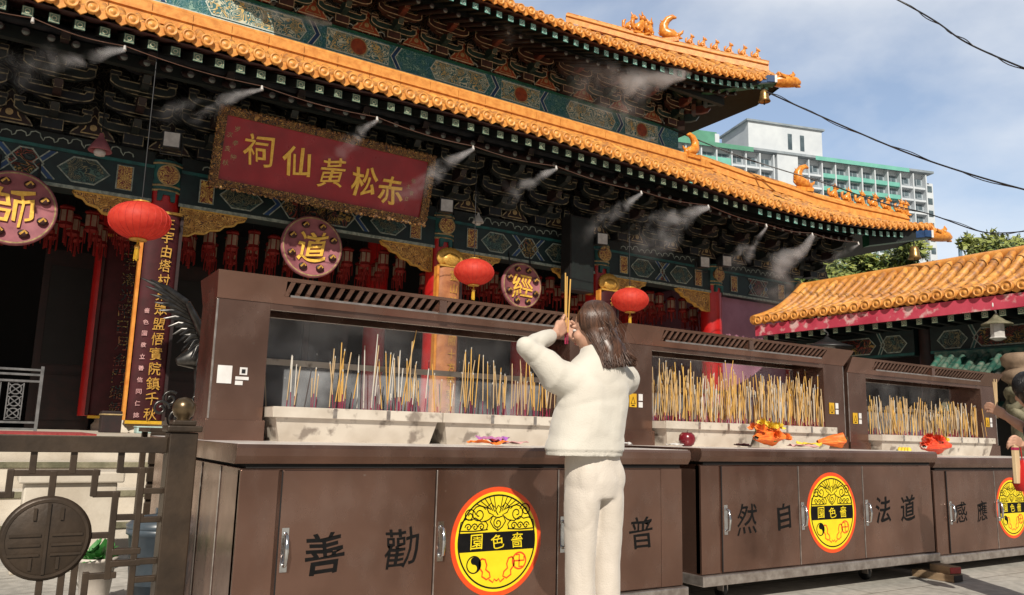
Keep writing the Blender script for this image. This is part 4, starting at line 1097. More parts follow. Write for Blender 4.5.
disc((8.64, 13.2, 3.985), .455, '經', 'round pink plaque right of the second column, gold character of many strokes')
disc((-.06, 13.2, 4.06), .53, '師', 'round pink plaque cut by the left picture edge')

# big red lanterns
LANTR = mat('lantern_rib', (.62,.05,.035), (.5,.03,.025), rough=.5)
def lantern(c, r, label):
    o = empty('red_lantern', c, 0, label, 'lantern', 'big red cloth lanterns along the front')
    b = MB(); n = 26; h = r * .66; rows = []
    prof = [(math.cos(t), math.sin(t)) for t in [(-.5 + i / 14) * math.pi * .86 for i in range(15)]]
    for (pr, pz) in prof:
        rows.append([Vector(((r * pr * (1 + .014 * math.cos(k * math.pi))) * math.cos(2*math.pi*k/(2*n)), (r * pr * (1 + .014 * math.cos(k * math.pi))) * math.sin(2*math.pi*k/(2*n)), h * pz)) for k in range(2 * n + 1)])
    b.grid(rows, LANT); b.build('lantern_cloth', o)
    rb = MB()
    for k in range(n):
        a = 2 * math.pi * (k + .0) / n
        rb.tube([((r * 1.017) * pr * math.cos(a), (r * 1.017) * pr * math.sin(a), h * 1.005 * pz) for pr, pz in prof], r * .007, LANTR, 4)
    rb.build('ribs', o)
    for s in (-1, 1): cp = MB(); cp.lathe([(.0, s * h * .97), (r * .28, s * h * .97), (r * .30, s * h * 1.0), (r * .28, s * h * 1.06), (.0, s * h * 1.06)], (0, 0, 0), GOLD, 18); cp.build('gold_collar', o)
    t = MB(); t.tube([(0, 0, -h * 1.05), (0, 0, -h * 1.35)], r * .03, YELLOW, 6); t.ball((0, 0, -h * 1.42), r * .1, GOLD, 10, 7)
    for k in range(26):
        a = k * 2.4; q = .07 * r * math.sqrt(k / 26)
        t.tube([(q * math.cos(a), q * math.sin(a), -h * 1.45), (q * 1.3 * math.cos(a), q * 1.3 * math.sin(a), -h * 2.0 - .12 * r * random.random())], r * .011, YELLOW, 4)
    t.build('tassel', o)
    w = MB(); w.tube([(0, 0, h), (0, .05, 6.15 - c[2])], .008, BLACKP, 5); w.build('hanging_wire', o)
lantern((1.346, 11.2, 3.675), .375, 'big red cloth lantern with gold tassel, leftmost of three, beside the tall couplet board')
lantern((6.85, 12.0, 3.84), .35, 'big red cloth lantern beside the middle round plaque, second of three')
lantern((10.45, 12.0, 3.744), .365, "big red cloth lantern right above the woman's shoulder, third of three")

# couplet boards on the columns
SUNEDGE = mat('sunlit_gilt_edge', (.72,.30,.05), (.6,.2,.03), rough=.4)
def couplet(c, w, h, chars, small, label, lit=True, crest=False, border=None, face=None):
    face = face or MAROON
    o = empty('couplet_board', c, 0, label, 'couplet board', 'tall couplet boards on the columns')
    b = MB(); n = 9; rows = []
    prof = [(w / 2 * math.sin(t), -.06 * math.cos(t)) for t in [(-1 + 2 * i / n) * 1.3 for i in range(n + 1)]]
    sw = w / 2 / math.sin(1.3)
    prof = [(sw * math.sin(t), -.10 * math.cos(t)) for t in [(-1 + 2 * i / n) * 1.3 for i in range(n + 1)]]
    b.grid([[Vector((x, y, z)) for x, y in prof] for z in (0, h)], face); b.grid([[Vector((x, y + .04, z)) for x, y in prof] for z in (h, 0)], face)
    b.build('board', o)
    e = MB()
    for s in (-1, 1): e.box(min(s * w / 2, s * (w / 2 + .045)), max(s * w / 2, s * (w / 2 + .045)), -.055 if s > 0 else -.075, .05, -.01, h + .01, (border or SUNEDGE) if s < 0 else SHADERED)  # left border coloured as if sunlit, right border darkened as if shaded
    e.box(-w/2, w/2, -.10, .04, -.06, -.012, YELLOW); e.box(-w/2, w/2, -.10, .04, h + .012, h + .05, GOLD); e.build('gilt_border', o)
    m = len(chars); s = min(w * .40, h / m * .86)
    for i, ch in enumerate(chars): t = MB(); write(t, ch, w * .15, h - (i + .6) * h / m, s, -.115, GOLD if lit else SCROLLD, slant=.05, wide=.9); t.build('gilt_character', o, fix=False)  # the unlit board gets darker characters, its shade put into the colour
    if small:
        for i, ch in enumerate(small): t = MB(); write(t, ch, -w * .22, h * .55 - (i + .6) * h * .55 / len(small), w * .15, -.112, PINKW, slant=.05); t.build('small_character', o, fix=False)
    if crest:
        k = MB()
        for i in range(7):
            a = (i - 3) * .36; k.ball((.5 * w * math.sin(a) * .9, -.06, h + .12 + .14 * math.cos(a)), (.11, .05, .14), GOLD, 10, 7)
        k.ball((0, -.08, h + .16), (.2, .08, .13), GOLD, 12, 8); k.build('lotus_crest', o)
couplet((1.90, 13.13, 1.12), .50, 3.15, '生宇由塔村來眾盟悟實院鎮千秋', '嗇色園敬立善信同仁誌', 'tall maroon couplet board with gold characters on the leftmost column, sunlit orange left edge')
couplet((6.94, 13.13, 1.15), .46, 2.95, '靈山法界普照十方慈悲濟世', '', 'tall couplet board with gilt lotus crest on the column behind the nearest cabinet', crest=True, face=SUNBOARD)
couplet((10.80, 13.13, 1.15), .46, 2.95, '福地道場長留萬古', '', "tall couplet board with gilt lotus crest half hidden by the woman's head", crest=True)
couplet((1.72, 15.95, 1.2), .62, 3.2, '玉宇清光昭日月金門瑞氣', '', 'dim couplet board in the shade left of the sunlit one', border=REDDARK, lit=False)

# rows of small palace lanterns inside the porch
b = MB()
b.lathe([(.05, .17), (.10, .14), (.105, .12), (.09, .11)], (0, 0, 0), LANTD, 6, smooth=False)
b.lathe([(.082, .11), (.082, -.10)], (0, 0, 0), LANTD, 6, smooth=False)
for k in range(6):
    a = k * math.pi / 3 + math.pi / 6; T = Matrix.Rotation(a, 4, 'Z')
    b.box(.073, .078, -.030, .030, -.07, .085, CREAM, T)
b.lathe([(.09, -.10), (.10, -.12), (.06, -.15), (.02, -.16)], (0, 0, 0), LANTD, 6, smooth=False)
for k in range(6):
    a = k * math.pi / 3; b.tube([(.09*math.cos(a), .09*math.sin(a), -.12), (.09*math.cos(a), .09*math.sin(a), -.30)], .008, LANTD, 4)
b.tube([(0, 0, -.16), (0, 0, -.36)], .018, LANTD, 6); b.tube([(0, 0, .17), (0, 0, .75)], .005, BLACKP, 4)
pm = b.mesh('palace_lantern')
random.seed(5)
for row, (yy, zz) in enumerate(((14.1, 4.27), (14.55, 4.22), (15.0, 4.2))):
    for i in range(46):
        x = -.8 + .36 * i + .12 * row
        if any(abs(x - c) < .3 for c in COLX): continue
        o = bpy.data.objects.new('palace_lantern', pm); COL.objects.link(o); o.location = (x + random.uniform(-.03, .03), yy, zz + random.uniform(-.05, .05)); o.rotation_euler = (0, 0, random.uniform(0, 1)); o.scale = (1.15,) * 3
        tag(o, 'small dark red palace lantern with pale panels in the rows hanging behind the columns', 'palace lantern', 'small palace lanterns in rows under the beams')
# lamps on the beams
def floodlight(c, label):
    o = empty('floodlight', c, -.2, label, 'floodlight', 'floodlights on the painted beam')
    b = MB(); b.prismx([(-.12, -.13), (.12, -.10), (.12, .10), (-.12, .13)], -.13, .13, BLACKP); b.build('housing', o, .01)
    g = MB(); g.box(-.11, .11, -.125, -.121, -.11, .11, GREYLAMP); g.build('lamp_glass', o)
    k = MB(); k.tube([(-.15, 0, 0), (-.15, .02, -.2), (.15, .02, -.2), (.15, 0, 0)], .012, BLACKP, 6); k.build('yoke', o)
for px, py, lb in ((172, 142, 'grey fronted floodlight above the leftmost column'), (445, 207, 'grey fronted floodlight above the column right of the signboard'), (600, 240, 'grey fronted floodlight above the column behind the woman'), (702, 263, 'left one of the paired small floodlights above the right red column'), (724, 262, 'right one of the paired small floodlights above the right red column')):
    floodlight(at(px, py, 12.75), lb)
def pendant(c, s, label, mm, cord=1.0):
    o = empty('pendant_lamp', c, 0, label, 'pendant lamp')
    b = MB(); b.lathe([(.03, .30), (.05, .22), (.09, .17), (.16, .05), (.19, -.02), (.185, -.03), (.15, .03), (.03, .18)], (0, 0, 0), mm, 22); b.build('lamp_shade', o)
    g = MB(); g.lathe([(.02, .02), (.08, .0), (.10, -.05), (.08, -.10), (.0, -.12)], (0, 0, 0), GREYLAMP, 16); g.build('bulb', o)
    w = MB(); w.tube([(0, 0, .3), (0, .1, .3 + cord)], .01, BLACKP, 5); w.build('cord', o); o.scale = (s,) * 3
pendant(at(100, 150, 12.8), .85, 'pinkish conical pendant lamp in front of the left beam', DISC, .7)
pendant(at(478, 222, 12.9), .6, 'small white lamp beside the middle beam', GREYLAMP, .9)
o = MB(); o.box(-.30, .30, -.16, .16, 0, 1.55, BLACKW); o.box(-.27, .27, -.165, -.16, .04, 1.51, SHADEGREEN)
o = o.build('black_cabinet_speaker'); o.location = at(577, 292, 12.9); tag(o, 'tall black box speaker hanging in front of the beam left of the third column', 'speaker')

# bells under the roof corners
def bell(c, s, label):
    o = empty('wind_bell', c, 0, label, 'bell', 'bells under the roof corners')
    b = MB(); b.lathe([(.0, .0), (.06, -.01), (.10, -.05), (.115, -.14), (.125, -.24), (.16, -.32), (.155, -.325), (.12, -.25), (.0, -.1)], (0, 0, 0), mat('aged_brass', (.42,.27,.10), (.22,.13,.05), rough=.35, metal=.7) if 'aged_brass' not in bpy.data.materials else bpy.data.materials['aged_brass'], 20); b.build('bell_body', o)
    h = MB(); h.tube([(0, 0, 0), (.02, 0, .05), (0, 0, .1), (0, 0, .16)], .012, BLACKP, 6); h.tube([(0, 0, -.1), (0, 0, -.36)], .008, BLACKP, 5); h.ball((0, 0, -.38), .03, BLACKP, 8, 6); h.build('clapper', o); o.scale = (s,) * 3
bell(at(764, 90, 12.4), .95, 'small brass bell under the upper roof corner against the sky')
bell(at(914, 246, 11.0), 1.0, 'small brass bell under the lower roof corner beside the tree')

# misting pipe with nozzles and plumes
NOZ = [(-60, -8), (33, 18), (125, 46), (262, 86), (377, 117), (473, 146), (556, 166), (641, 191), (708, 205), (766, 224), (812, 233), (858, 242)]
MY = 11.1
NP = [at(x, y, MY) for x, y in NOZ]
mp = empty('misting_pipe', NP[3], 0, 'thin grey misting pipe strung along under the lower eave', 'misting pipe')
b = MB(); pts = []
for a, c in zip(NP, NP[1:]):
    for k in range(8):
        t = k / 8; p = a.lerp(c, t); p.z -= .05 * math.sin(math.pi * t); pts.append(p - NP[3])
pts.append(NP[-1] - NP[3])
b.tube(pts, .007, STEEL, 6); b.build('pipe', mp)
for p in NP:
    nz = MB(); q = p - NP[3]; nz.tube([q, q + Vector((0, -.02, -.07))], [.016, .022], GREYLAMP, 8); nz.build('nozzle', mp)
def mistmat(dens, seed):
    m = bpy.data.materials.new('water_mist'); m.use_nodes = True; nt = m.node_tree; nt.nodes.clear()
    out = nt.nodes.new('ShaderNodeOutputMaterial'); pv = nt.nodes.new('ShaderNodeVolumePrincipled')
    pv.inputs['Color'].default_value = (.93,.93,.95,1); pv.inputs['Anisotropy'].default_value = .15
    # Generated-free local coords: u runs along the plume (0 at the nozzle), v across it
    at_ = nt.nodes.new('ShaderNodeTexCoord'); sep = nt.nodes.new('ShaderNodeSeparateXYZ'); nt.links.new(at_.outputs['Object'], sep.inputs[0])
    def mth(op, a, b=None, c=None):
        n = nt.nodes.new('ShaderNodeMath'); n.operation = op
        for i, v in enumerate((a, b, c)):
            if v is None: continue
            if isinstance(v, (int, float)): n.inputs[i].default_value = v
            else: nt.links.new(v, n.inputs[i])
        return n.outputs[0]
    u = sep.outputs['X']
    wn = nt.nodes.new('ShaderNodeTexNoise'); wn.noise_dimensions = '4D'; wn.inputs['W'].default_value = seed + 7; wn.inputs['Scale'].default_value = 2.6; wn.inputs['Detail'].default_value = 2
    nt.links.new(at_.outputs['Object'], wn.inputs['Vector']); ws = nt.nodes.new('ShaderNodeSeparateColor'); nt.links.new(wn.outputs['Color'], ws.inputs[0])
    yy = mth('ADD', sep.outputs['Y'], mth('MULTIPLY', mth('MULTIPLY', mth('SUBTRACT', ws.outputs[0], .5), u), 1.0))
    zz = mth('ADD', sep.outputs['Z'], mth('MULTIPLY', mth('MULTIPLY', mth('SUBTRACT', ws.outputs[1], .5), u), 1.0))
    rr = mth('SQRT', mth('ADD', mth('POWER', mth('ABSOLUTE', yy), 2), mth('POWER', mth('ABSOLUTE', zz), 2)))
    ru = mth('ADD', mth('MULTIPLY', u, .20), .022)
    q = mth('DIVIDE', rr, ru); q2 = mth('MAXIMUM', mth('SUBTRACT', 1, q), 0)
    nz = nt.nodes.new('ShaderNodeTexNoise'); nz.noise_dimensions = '4D'; nz.inputs['W'].default_value = seed; nz.inputs['Scale'].default_value = 6; nz.inputs['Detail'].default_value = 5; nz.inputs['Distortion'].default_value = 1.0
    nt.links.new(at_.outputs['Object'], nz.inputs['Vector'])
    nn = mth('MAXIMUM', mth('MULTIPLY', mth('SUBTRACT', nz.outputs['Fac'], .43), 6), 0)
    fade = mth('POWER', mth('MAXIMUM', mth('SUBTRACT', 1, u), 0), 1.6)
    d = mth('MULTIPLY', mth('MULTIPLY', mth('POWER', q2, 1.5), fade), mth('ADD', nn, mth('MULTIPLY', mth('MAXIMUM', mth('SUBTRACT', .28, u), 0), 5)))
    d = mth('MULTIPLY', mth('DIVIDE', d, mth('ADD', mth('MULTIPLY', u, 1.0), .16)), dens * 2.0)
    nt.links.new(d, pv.inputs['Density']); nt.links.new(pv.outputs[0], out.inputs['Volume'])
    return m
def plume(p0, p1, dens, seed, label, wide=1.0):
    d = p1 - p0; L = d.length
    b = MB(); b.tube([(u, 0, 0) for u in (0, .1, .3, .6, .85, 1.0)], [.34 * u + .03 for u in (0, .1, .3, .6, .85, 1.0)], mistmat(dens, seed), 14, smooth=False)
    o = b.build('mist_plume'); o.matrix_world = Matrix.Translation(p0) @ d.to_track_quat('X', 'Z').to_matrix().to_4x4() @ Matrix.Diagonal((L, L * wide, L * wide, 1))
    tag(o, label, 'mist plume', 'plumes of water mist under the eaves')
PL = [(2, (10, 62), 1.0, 'broad mist plume drifting at the left end of the lower eave'), (3, (190, 112), .9, 'mist plume left of the signboard top'), (4, (335, 152), .8, 'small mist plume above the middle of the signboard'),
      (5, (415, 182), 1.0, 'mist plume at the right end of the signboard'), (6, (510, 205), 1.3, 'mist plume above the painted beam left of the black speaker'), (7, (600, 212), .7, 'small bright mist plume above the woman'),
      (8, (645, 240), 1.0, 'mist plume above the red column on the right'), (9, (735, 262), 1.0, 'curling mist plume under the right part of the lower eave'), (10, (772, 275), 1.0, 'mist plume near the right end of the lower eave'), (11, (830, 262), .7, 'last faint mist plume beside the tree')]
for k, (i, e, dn, lb) in enumerate(PL):
    q0 = Vector((NOZ[i][0], NOZ[i][1])); q1 = Vector(e); q2_ = q0 + (q1 - q0) * (1.25, 1.7, 1.35, 1.6, 1.2, 1.8, 1.3, 1.25, 1.5, 1.3)[k]
    plume(NP[i] + Vector((0, -.02, -.06)), at(q2_.x, q2_.y + (8, -6, 4, 10, -12, 6, -8, 4, 14, 0)[k], MY + .45), 2.3 * dn, k * 3.1, lb, (1.1, .8, 1.3, .9, 1.25, 1, 1.2, .9, 1.3, 1)[k])
UY = 12.6
for k, (a, e, dn, lb) in enumerate((((578, 26), (510, 30), 1.0, 'white mist plume under the upper eave near its top'), ((690, 72), (590, 105), 1.5, 'long mist plume under the right part of the upper eave'), ((332, 24), (262, 6), .9, 'mist plume in front of the upper brackets at the left'), ((655, 138), (615, 135), .8, 'small mist plume beside the ridge-end dragon'))):
    Y = 12.6 if k < 2 else 13.6
    plume(at(*a, Y), at(e[0] - (20 if k < 3 else 5), e[1] + 4, Y + .3), 2.4 * dn, 40 + k * 2.3, lb, 1.15)

# ---------------------------------------------------------------- terrace, steps, fence and yard
b = MB(); b.box(-20, 22, 9.0, 22, 0, FLZ, STONE); b.box(-20, 22, 8.97, 9.0, FLZ - .09, FLZ, STONE2)
for i in range(4):
    z = FLZ - .2325 * (i + 1); b.box(-12, 3.5, 9.0 - .42 * (i + 1), 9.0 - .42 * i, 0, z + .2325 - .2325 + .0, STONE) if False else b.box(-12, 3.5, 9.0 - .42 * (i + 1), 8.97 - .42 * i if i else 8.97, -.05, z + .0, STONE) if z > .02 else None
    if z > .02: b.box(-12, 3.5, 8.985 - .42 * (i + 1), 9.0 - .42 * (i + 1), z - .06, z - .003, STONE2)
o = b.build('stone_terrace', None, .008); tag(o, 'pale stone terrace with steps carrying the temple hall', 'terrace')
CARPET = mat('worn_red_carpet', (.34,.05,.05), (.24,.03,.03), rough=.95, scale=20)
rc = MB(); rc.box(-8, .9, 9.05, 10.6, FLZ + .004, FLZ + .018, CARPET); rc.box(-8, .9, 9.03, 9.05, FLZ - .005, FLZ + .018, CARPET); o = rc.build('red_carpet'); tag(o, 'red carpet strip along the top of the stone steps', 'carpet')
# grey barrier gate at the left
g = empty('barrier_gate', (0, 11.5, FLZ), 0, 'grey steel barrier with lattice panels standing at the far left', 'barrier')
b = MB()
for z in (.02, .10, .60, .68, .74): b.box(-2.2, .46, -.02, .02, z, z + .025, GREYIRON)
for x in (-2.2, -.9, .45): b.box(x, x + .035, -.022, .022, 0, .80, GREYIRON)
b.build('gate_frame', g)
for x in (-.35, -.02, .22):
    b = MB(); b.ribbon([(x - .09, .14), (x + .07, .14), (x + .07, .59), (x - .09, .59)], .014, -.006, GREYIRON, True)
    for k in range(3):
        z = .22 + .145 * k; b.ribbon(circle2(x - .01, z, .06, 14), .014, -.005, GREYIRON, True); b.ribbon([(x - .08, z - .06), (x + .06, z + .06)], .012, -.007, GREYIRON); b.ribbon([(x - .08, z + .06), (x + .06, z - .06)], .012, -.008, GREYIRON)
    b.build('lattice_panel', g)
# bronze crane with raised wings
cr = empty('bronze_crane', (1.88, 9.5, FLZ), 0, 'dark bronze crane statue with raised wings left of the nearest cabinet', 'statue')
b = MB()
b.tube([(-.22, .0, .82), (-.08, 0, .86), (.08, 0, .95), (.18, 0, 1.02)], [.04, .12, .13, .06], BRONZE, 12)
b.tube([(.16, 0, 1.0), (.28, 0, 1.15), (.24, -.02, 1.36), (.33, -.04, 1.52), (.42, -.05, 1.55)], [.06, .04, .03, .032, .04], BRONZE, 10); b.tube([(.44, -.05, 1.55), (.60, -.06, 1.52)], [.025, .005], BRONZE, 8)
for s in (-.05, .05): b.tube([(.0, s, .86), (.02, s, .5), (-.02, s, .22), (.06, s, .2)], [.035, .018, .016, .02], BRONZE, 8)
b.build('crane_body', cr)
for s, up_ in ((-1, .0), (1, .12)):
    w = MB()
    w.tube([(.1, s * .1, .98), (-.05, s * .25, 1.18), (-.22, s * .3, 1.45 + up_)], [.05, .055, .035], BRONZE, 8)
    for k in range(12):
        t = k / 11; root = Vector((.08, s * .1, 1.0)).lerp(Vector((-.22, s * .3, 1.45 + up_)), t)
        tip = root + Vector((-.12 - .28 * t, s * .05, -.10 + .42 * t - .12))
        w.tube([root, root.lerp(tip, .5) + Vector((-.02, 0, .03)), tip], [(.035, .012), (.03, .01), (.006, .004)], BRONZE, 6)
    w.build('wing', cr)
b = MB(); b.lathe([(.26, 0), (.26, .06), (.2, .1), (.2, .16), (.1, .22)], (0, 0, 0), BRONZE, 18)
for k in range(9):
    a = k * .8; b.tube([(p[0], -.08 + .03 * math.sin(a), p[1]) for p in spiral(-.35 + .09 * k, .30 + .12 * math.sin(k * 2.1), .09, 1.4, a)], .016, BRONZE, 6)
b.build('cloud_base', cr)
# small things at the foot of the left column
for (x, y, w_, h_, m, nm, lb) in ((1.42, 12.7, .26, .30, SHADERED, 'offering_box', 'small dark red box at the foot of the leftmost column'), (1.95, 12.6, .42, .10, mat('pale_teal_cloth', (.42,.55,.52), (.3,.42,.4), rough=.8), 'kneeling_cushion', 'pale teal cushion below the sunlit couplet board')):
    b = MB(); b.box(-w_/2, w_/2, -.14, .14, 0, h_, m); b.box(-w_/2 - .01, w_/2 + .01, -.15, .15, h_ * .8, h_ * .8 + .02, GOLDLINE if h_ > .2 else m); o = b.build(nm, None, .02); o.location = (x, y, FLZ); tag(o, lb, nm.replace('_', ' '))

# iron fence in the front left
FY = 4.0
fe = empty('iron_fence', (0, FY, 0), 0, 'brown iron fence with geometric fretwork and round medallion at the front left', 'fence')
def fp2(zx, zy): p = at(zx / 3.5, 425 + zy / 3.5, FY); return (p.x, p.z)
fr = MB()
NB = [0]
def bar(a, c, w=.026, d=.03):
    NB[0] += 1; d = d - .0004 * (NB[0] % 23)
    a = Vector((a[0], 0, a[1])); c = Vector((c[0], 0, c[1])); L = (c - a).length; q = (c - a).normalized()
    T = Matrix.Translation(a) @ q.to_track_quat('X', 'Z').to_matrix().to_4x4()
    fr.box(-w / 2 + .001, L + w / 2 - .001, -d / 2, d / 2, -w / 2, w / 2, BROWNIRON, T)
def H(x0, x1, y, w=.026): a, c = fp2(x0, y), fp2(x1, y); bar((a[0], (a[1] + c[1]) / 2), (c[0], (a[1] + c[1]) / 2), w)
def V(x, y0, y1, w=.026): a, c = fp2(x, y0), fp2(x, y1); xm = a[0]; bar((xm, a[1]), (xm, c[1]), w, .0285)
fr.box(-2.6, .69, -.028, .028, .925, .995, BROWNIRON)
fr.box(-2.6, .69, -.02, .02, .06, .10, BROWNIRON)
for (x, a, c) in ((125, 60, 160), (265, 60, 160), (38, 165, 245), (188, 170, 250), (335, 165, 240), (405, 242, 528), (430, 60, 158), (498, 158, 760), (140, 530, 760), (218, 500, 760), (265, 470, 760), (300, 525, 760), (570, 330, 535)): V(x, a, c)
for (x0, x1, y) in ((38, 340, 167), (-60, 38, 245), (335, 410, 242), (300, 395, 528), (318, 390, 386), (430, 505, 158), (498, 600, 230), (405, 492, 322), (490, 590, 330), (400, 480, 442), (395, 480, 483), (480, 575, 475), (480, 570, 537)): H(x0, x1, y)
# mirrored half beyond the picture edge
mx = fp2(160, 0)[0]
for (x, a, c) in ((405, 242, 528), (498, 158, 760), (430, 60, 158)): 
    p, q = fp2(x, a), fp2(x, c); bar((2 * mx - p[0], p[1]), (2 * mx - p[0], q[1]), .030, .0285)
fr.build('fretwork', fe, .003)
cx, cz = fp2(160, 395); md = MB(); rr = .172
md.lathe([(.0, -.024), (rr - .015, -.024), (rr, -.015), (rr, .015), (rr - .015, .024), (.0, .024)], (cx, 0, cz), BROWNIRON, 48, axis='y')
md.ribbon(circle2(cx, cz, rr - .018, 44), .012, -.0265, BROWNIRON, True)
for s in (-1, 1):
    for k in (.035, .075, .115): md.box(cx + (s * .02 if s > 0 else -.135), cx + (.135 if s > 0 else -.02), -.031, -.024, cz - .07 + (.115 - k) , cz - .06 + (.115 - k), BROWNIRON)
    md.box(cx + s * .05 - .006, cx + s * .05 + .006, -.0315, -.024, cz - .125, cz - .075, BROWNIRON); md.box(cx + s * .05 - .006, cx + s * .05 + .006, -.0315, -.024, cz + .075, cz + .125, BROWNIRON)
md.box(cx - .006, cx + .006, -.032, -.024, cz - .145, cz + .145, BROWNIRON)
md.build('medallion', fe)
po = MB(); px_ = .752; hw = .062
po.box(px_ - hw, px_ + hw, -hw, hw, 0, 1.02, BROWNIRON); po.box(px_ - hw - .014, px_ + hw + .014, -hw - .014, hw + .014, 1.022, 1.05, BROWNIRON); po.box(px_ - hw + .01, px_ + hw - .01, -hw + .01, hw - .01, 1.05, 1.075, BROWNIRON); po.box(px_ - hw - .012, px_ + hw + .012, -hw - .012, hw + .012, 0, .07, BROWNIRON)
pob = po.build('gate_post', fe, .006)
fi = MB(); fi.lathe([(.03, 1.07), (.028, 1.085), (.045, 1.10), (.052, 1.125), (.05, 1.15), (.03, 1.175), (.0, 1.183)], (px_, 0, 0), mat('worn_bronze_ball', (.16,.11,.06), (.08,.055,.03), rough=.3, metal=.7, scale=14), 22); fi.build('ball_finial', pob)

# yard objects behind the fence
POTM = mat('white_glazed_pot', (.62,.56,.5), (.5,.44,.38), rough=.4)
pp = empty('potted_plant', at(95, 584, 5.4) * 1, 0, 'small leafy green plant in a white pot behind the fence medallion', 'potted plant')
pp.location.z = 0; hpot = .26
b = MB(); b.lathe([(.07, 0), (.075, .02), (.10, hpot), (.11, hpot), (.11, hpot + .02), (.09, hpot + .02), (.088, hpot - .01), (.0, hpot - .01)], (0, 0, 0), POTM, 24); b.build('pot', pp)
b = MB(); random.seed(3)
for i in range(70):
    a = random.uniform(0, 6.28); e = random.uniform(.1, 1.3); d = Vector((math.cos(a) * math.cos(e), math.sin(a) * math.cos(e), math.sin(e))); L = random.uniform(.07, .16); c0 = Vector((random.uniform(-.05, .05), random.uniform(-.05, .05), hpot)); s = d.cross(Vector((0, 0, 1))).normalized() * L * .22
    b.add([c0, c0 + d * L * .5 + s + Vector((0, 0, .01)), c0 + d * L + Vector((0, 0, -.01)), c0 + d * L * .5 - s + Vector((0, 0, .01))], [(0,1,2,3)], mat('fresh_leaf', (.07,.26,.06), (.03,.15,.03), rough=.4, scale=20) if 'fresh_leaf' not in bpy.data.materials else bpy.data.materials['fresh_leaf'])
b.build('foliage', pp, fix=False)
bn = empty('waste_bin', at(158, 585, 5.2), 0, 'dark blue grey round bin behind the fence post', 'bin'); bn.location.z = 0
BINM = mat('bin_plastic', (.07,.09,.11), (.045,.06,.075), rough=.35)
b = MB(); b.lathe([(.14, 0), (.15, .02), (.185, .42), (.2, .43), (.2, .46), (.17, .46), (.16, .1), (.0, .08)], (0, 0, 0), BINM, 26); b.build('bin_body', bn)
b = MB(); b.lathe([(.2, .462), (.205, .48), (.15, .52), (.03, .54), (.0, .54)], (0, 0, 0), BINM, 26); b.box(-.05, .05, -.02, .02, .54, .57, BINM); b.build('bin_lid', bn)
ck = empty('slatted_crate', at(188, 520, 6.4), 0, 'dark slatted crate on the yard beside the fence post', 'crate'); ck.location.z = 0
b = MB()
for k in range(5): b.box(-.35, .35, -.25, -.23, .42 + .12 * k, .52 + .12 * k, BROWNIRON)
b.build('slats', ck, .004)
b = MB()
for x in (-.34, .3):
    for y in (-.23, .2): b.box(x, x + .04, y, y + .04, 0, 1.0, BROWNIRON)
b.box(-.36, .36, -.24, .25, 1.0, 1.03, BROWNIRON); b.build('crate_frame', ck, .004)
st = MB(); st.box(-.3, .3, -.15, .15, 0, .62, STONE); st.box(-.34, .34, -.19, .19, .62, .70, STONE); st.box(-.33, .33, -.18, .18, 0, .07, STONE); o = st.build('stone_block', None, .012); o.location = (.55, 6.9, 0); tag(o, 'pale stone plinth block behind the fence', 'stone block')
rk = MB(); rk.lathe([(.0, .0), (.1, .005), (.13, .035), (.1, .05), (.0, .06)], (0, 0, 0), BLACKP, 16); o = rk.build('black_basin'); o.location = at(6, 590, 4.6); o.location.z = .0; tag(o, 'black shallow basin at the lower left corner', 'basin')

# ---------------------------------------------------------------- side gallery on the right
gal = empty('side_gallery', (14, 11.84, 0), R(-90), 'low side gallery on the right with orange tiled roof and faded pink fascia', 'gallery')
GL_ = 9.6
r = MB(); pitch = .235; n = int(GL_ / pitch); RISE = .98; RUN = 1.8; EZ = 3.62
def sag(u): return EZ + RISE * u - .14 * math.sin(math.pi * u)
rows = [[Vector((GL_ * i / 20, -.02 + RUN * j / 8, sag(j / 8))) for j in range(9)] for i in range(21)]
r.grid(rows, TILE)
for i in range(n):
    x = pitch * (i + .5); pts = []; rad = []; m = 6
    for j in range(m):
        for e in (0, 1):
            u = (j + e * .95) / m; pts.append((x + random.uniform(-.008, .008), -.06 + RUN * u, sag(u) + .035 + random.uniform(-.006, .006))); rad.append(.086 if e == 0 else .070)
    r.tube(pts, rad, TILE, 9, caps=False)
    r.lathe([(.0, -.045), (.035, -.04), (.045, -.026), (.068, -.026), (.074, -.042), (.09, -.042), (.094, -.02), (.094, .02)], (x, -.075 + random.uniform(-.015, .015), sag(0) + .04 + random.uniform(-.012, .012)), RIDGE, 14, axis='y')
    xd = x - pitch / 2; z0 = sag(0)
    r.prism([(xd + .10, z0 + .05), (xd + .07, z0 - .03), (xd, z0 - .07), (xd - .07, z0 - .03), (xd - .10, z0 + .05)], -.05, -.02, RIDGE)
r.tube([(x, RUN, sag(1) + .03) for x in (-.1, 3, 6, GL_)], .12, RIDGE, 10)
r.tube([(-.06, -.04 + RUN * u / 8, sag(u / 8) + .05) for u in range(9)], .11, RIDGE, 10)
rows = [[Vector((GL_ * i / 4, RUN + 1.8 * j / 3, sag(1 - j / 3))) for j in range(4)] for i in range(5)]; r.grid(rows, TILE)
r.build('gallery_roof', gal)
b = MB(); b.box(-.02, GL_, -.045, .0, 3.31, 3.545, FASCIA); b.build('fascia', gal)
b = MB(); b.box(0.05, GL_, .03, 3.5, 3.36, 3.42, SHADEGREEN); b.build('soffit', gal)
gm = rafter_mesh(RAFT, RAFP, .055, 1.2, .0).mesh('rafter')
for i in range(32):
    o = bpy.data.objects.new('rafter', gm); COL.objects.link(o); o.parent = gal; o.location = (.2 + .29 * i, .02, 3.255)
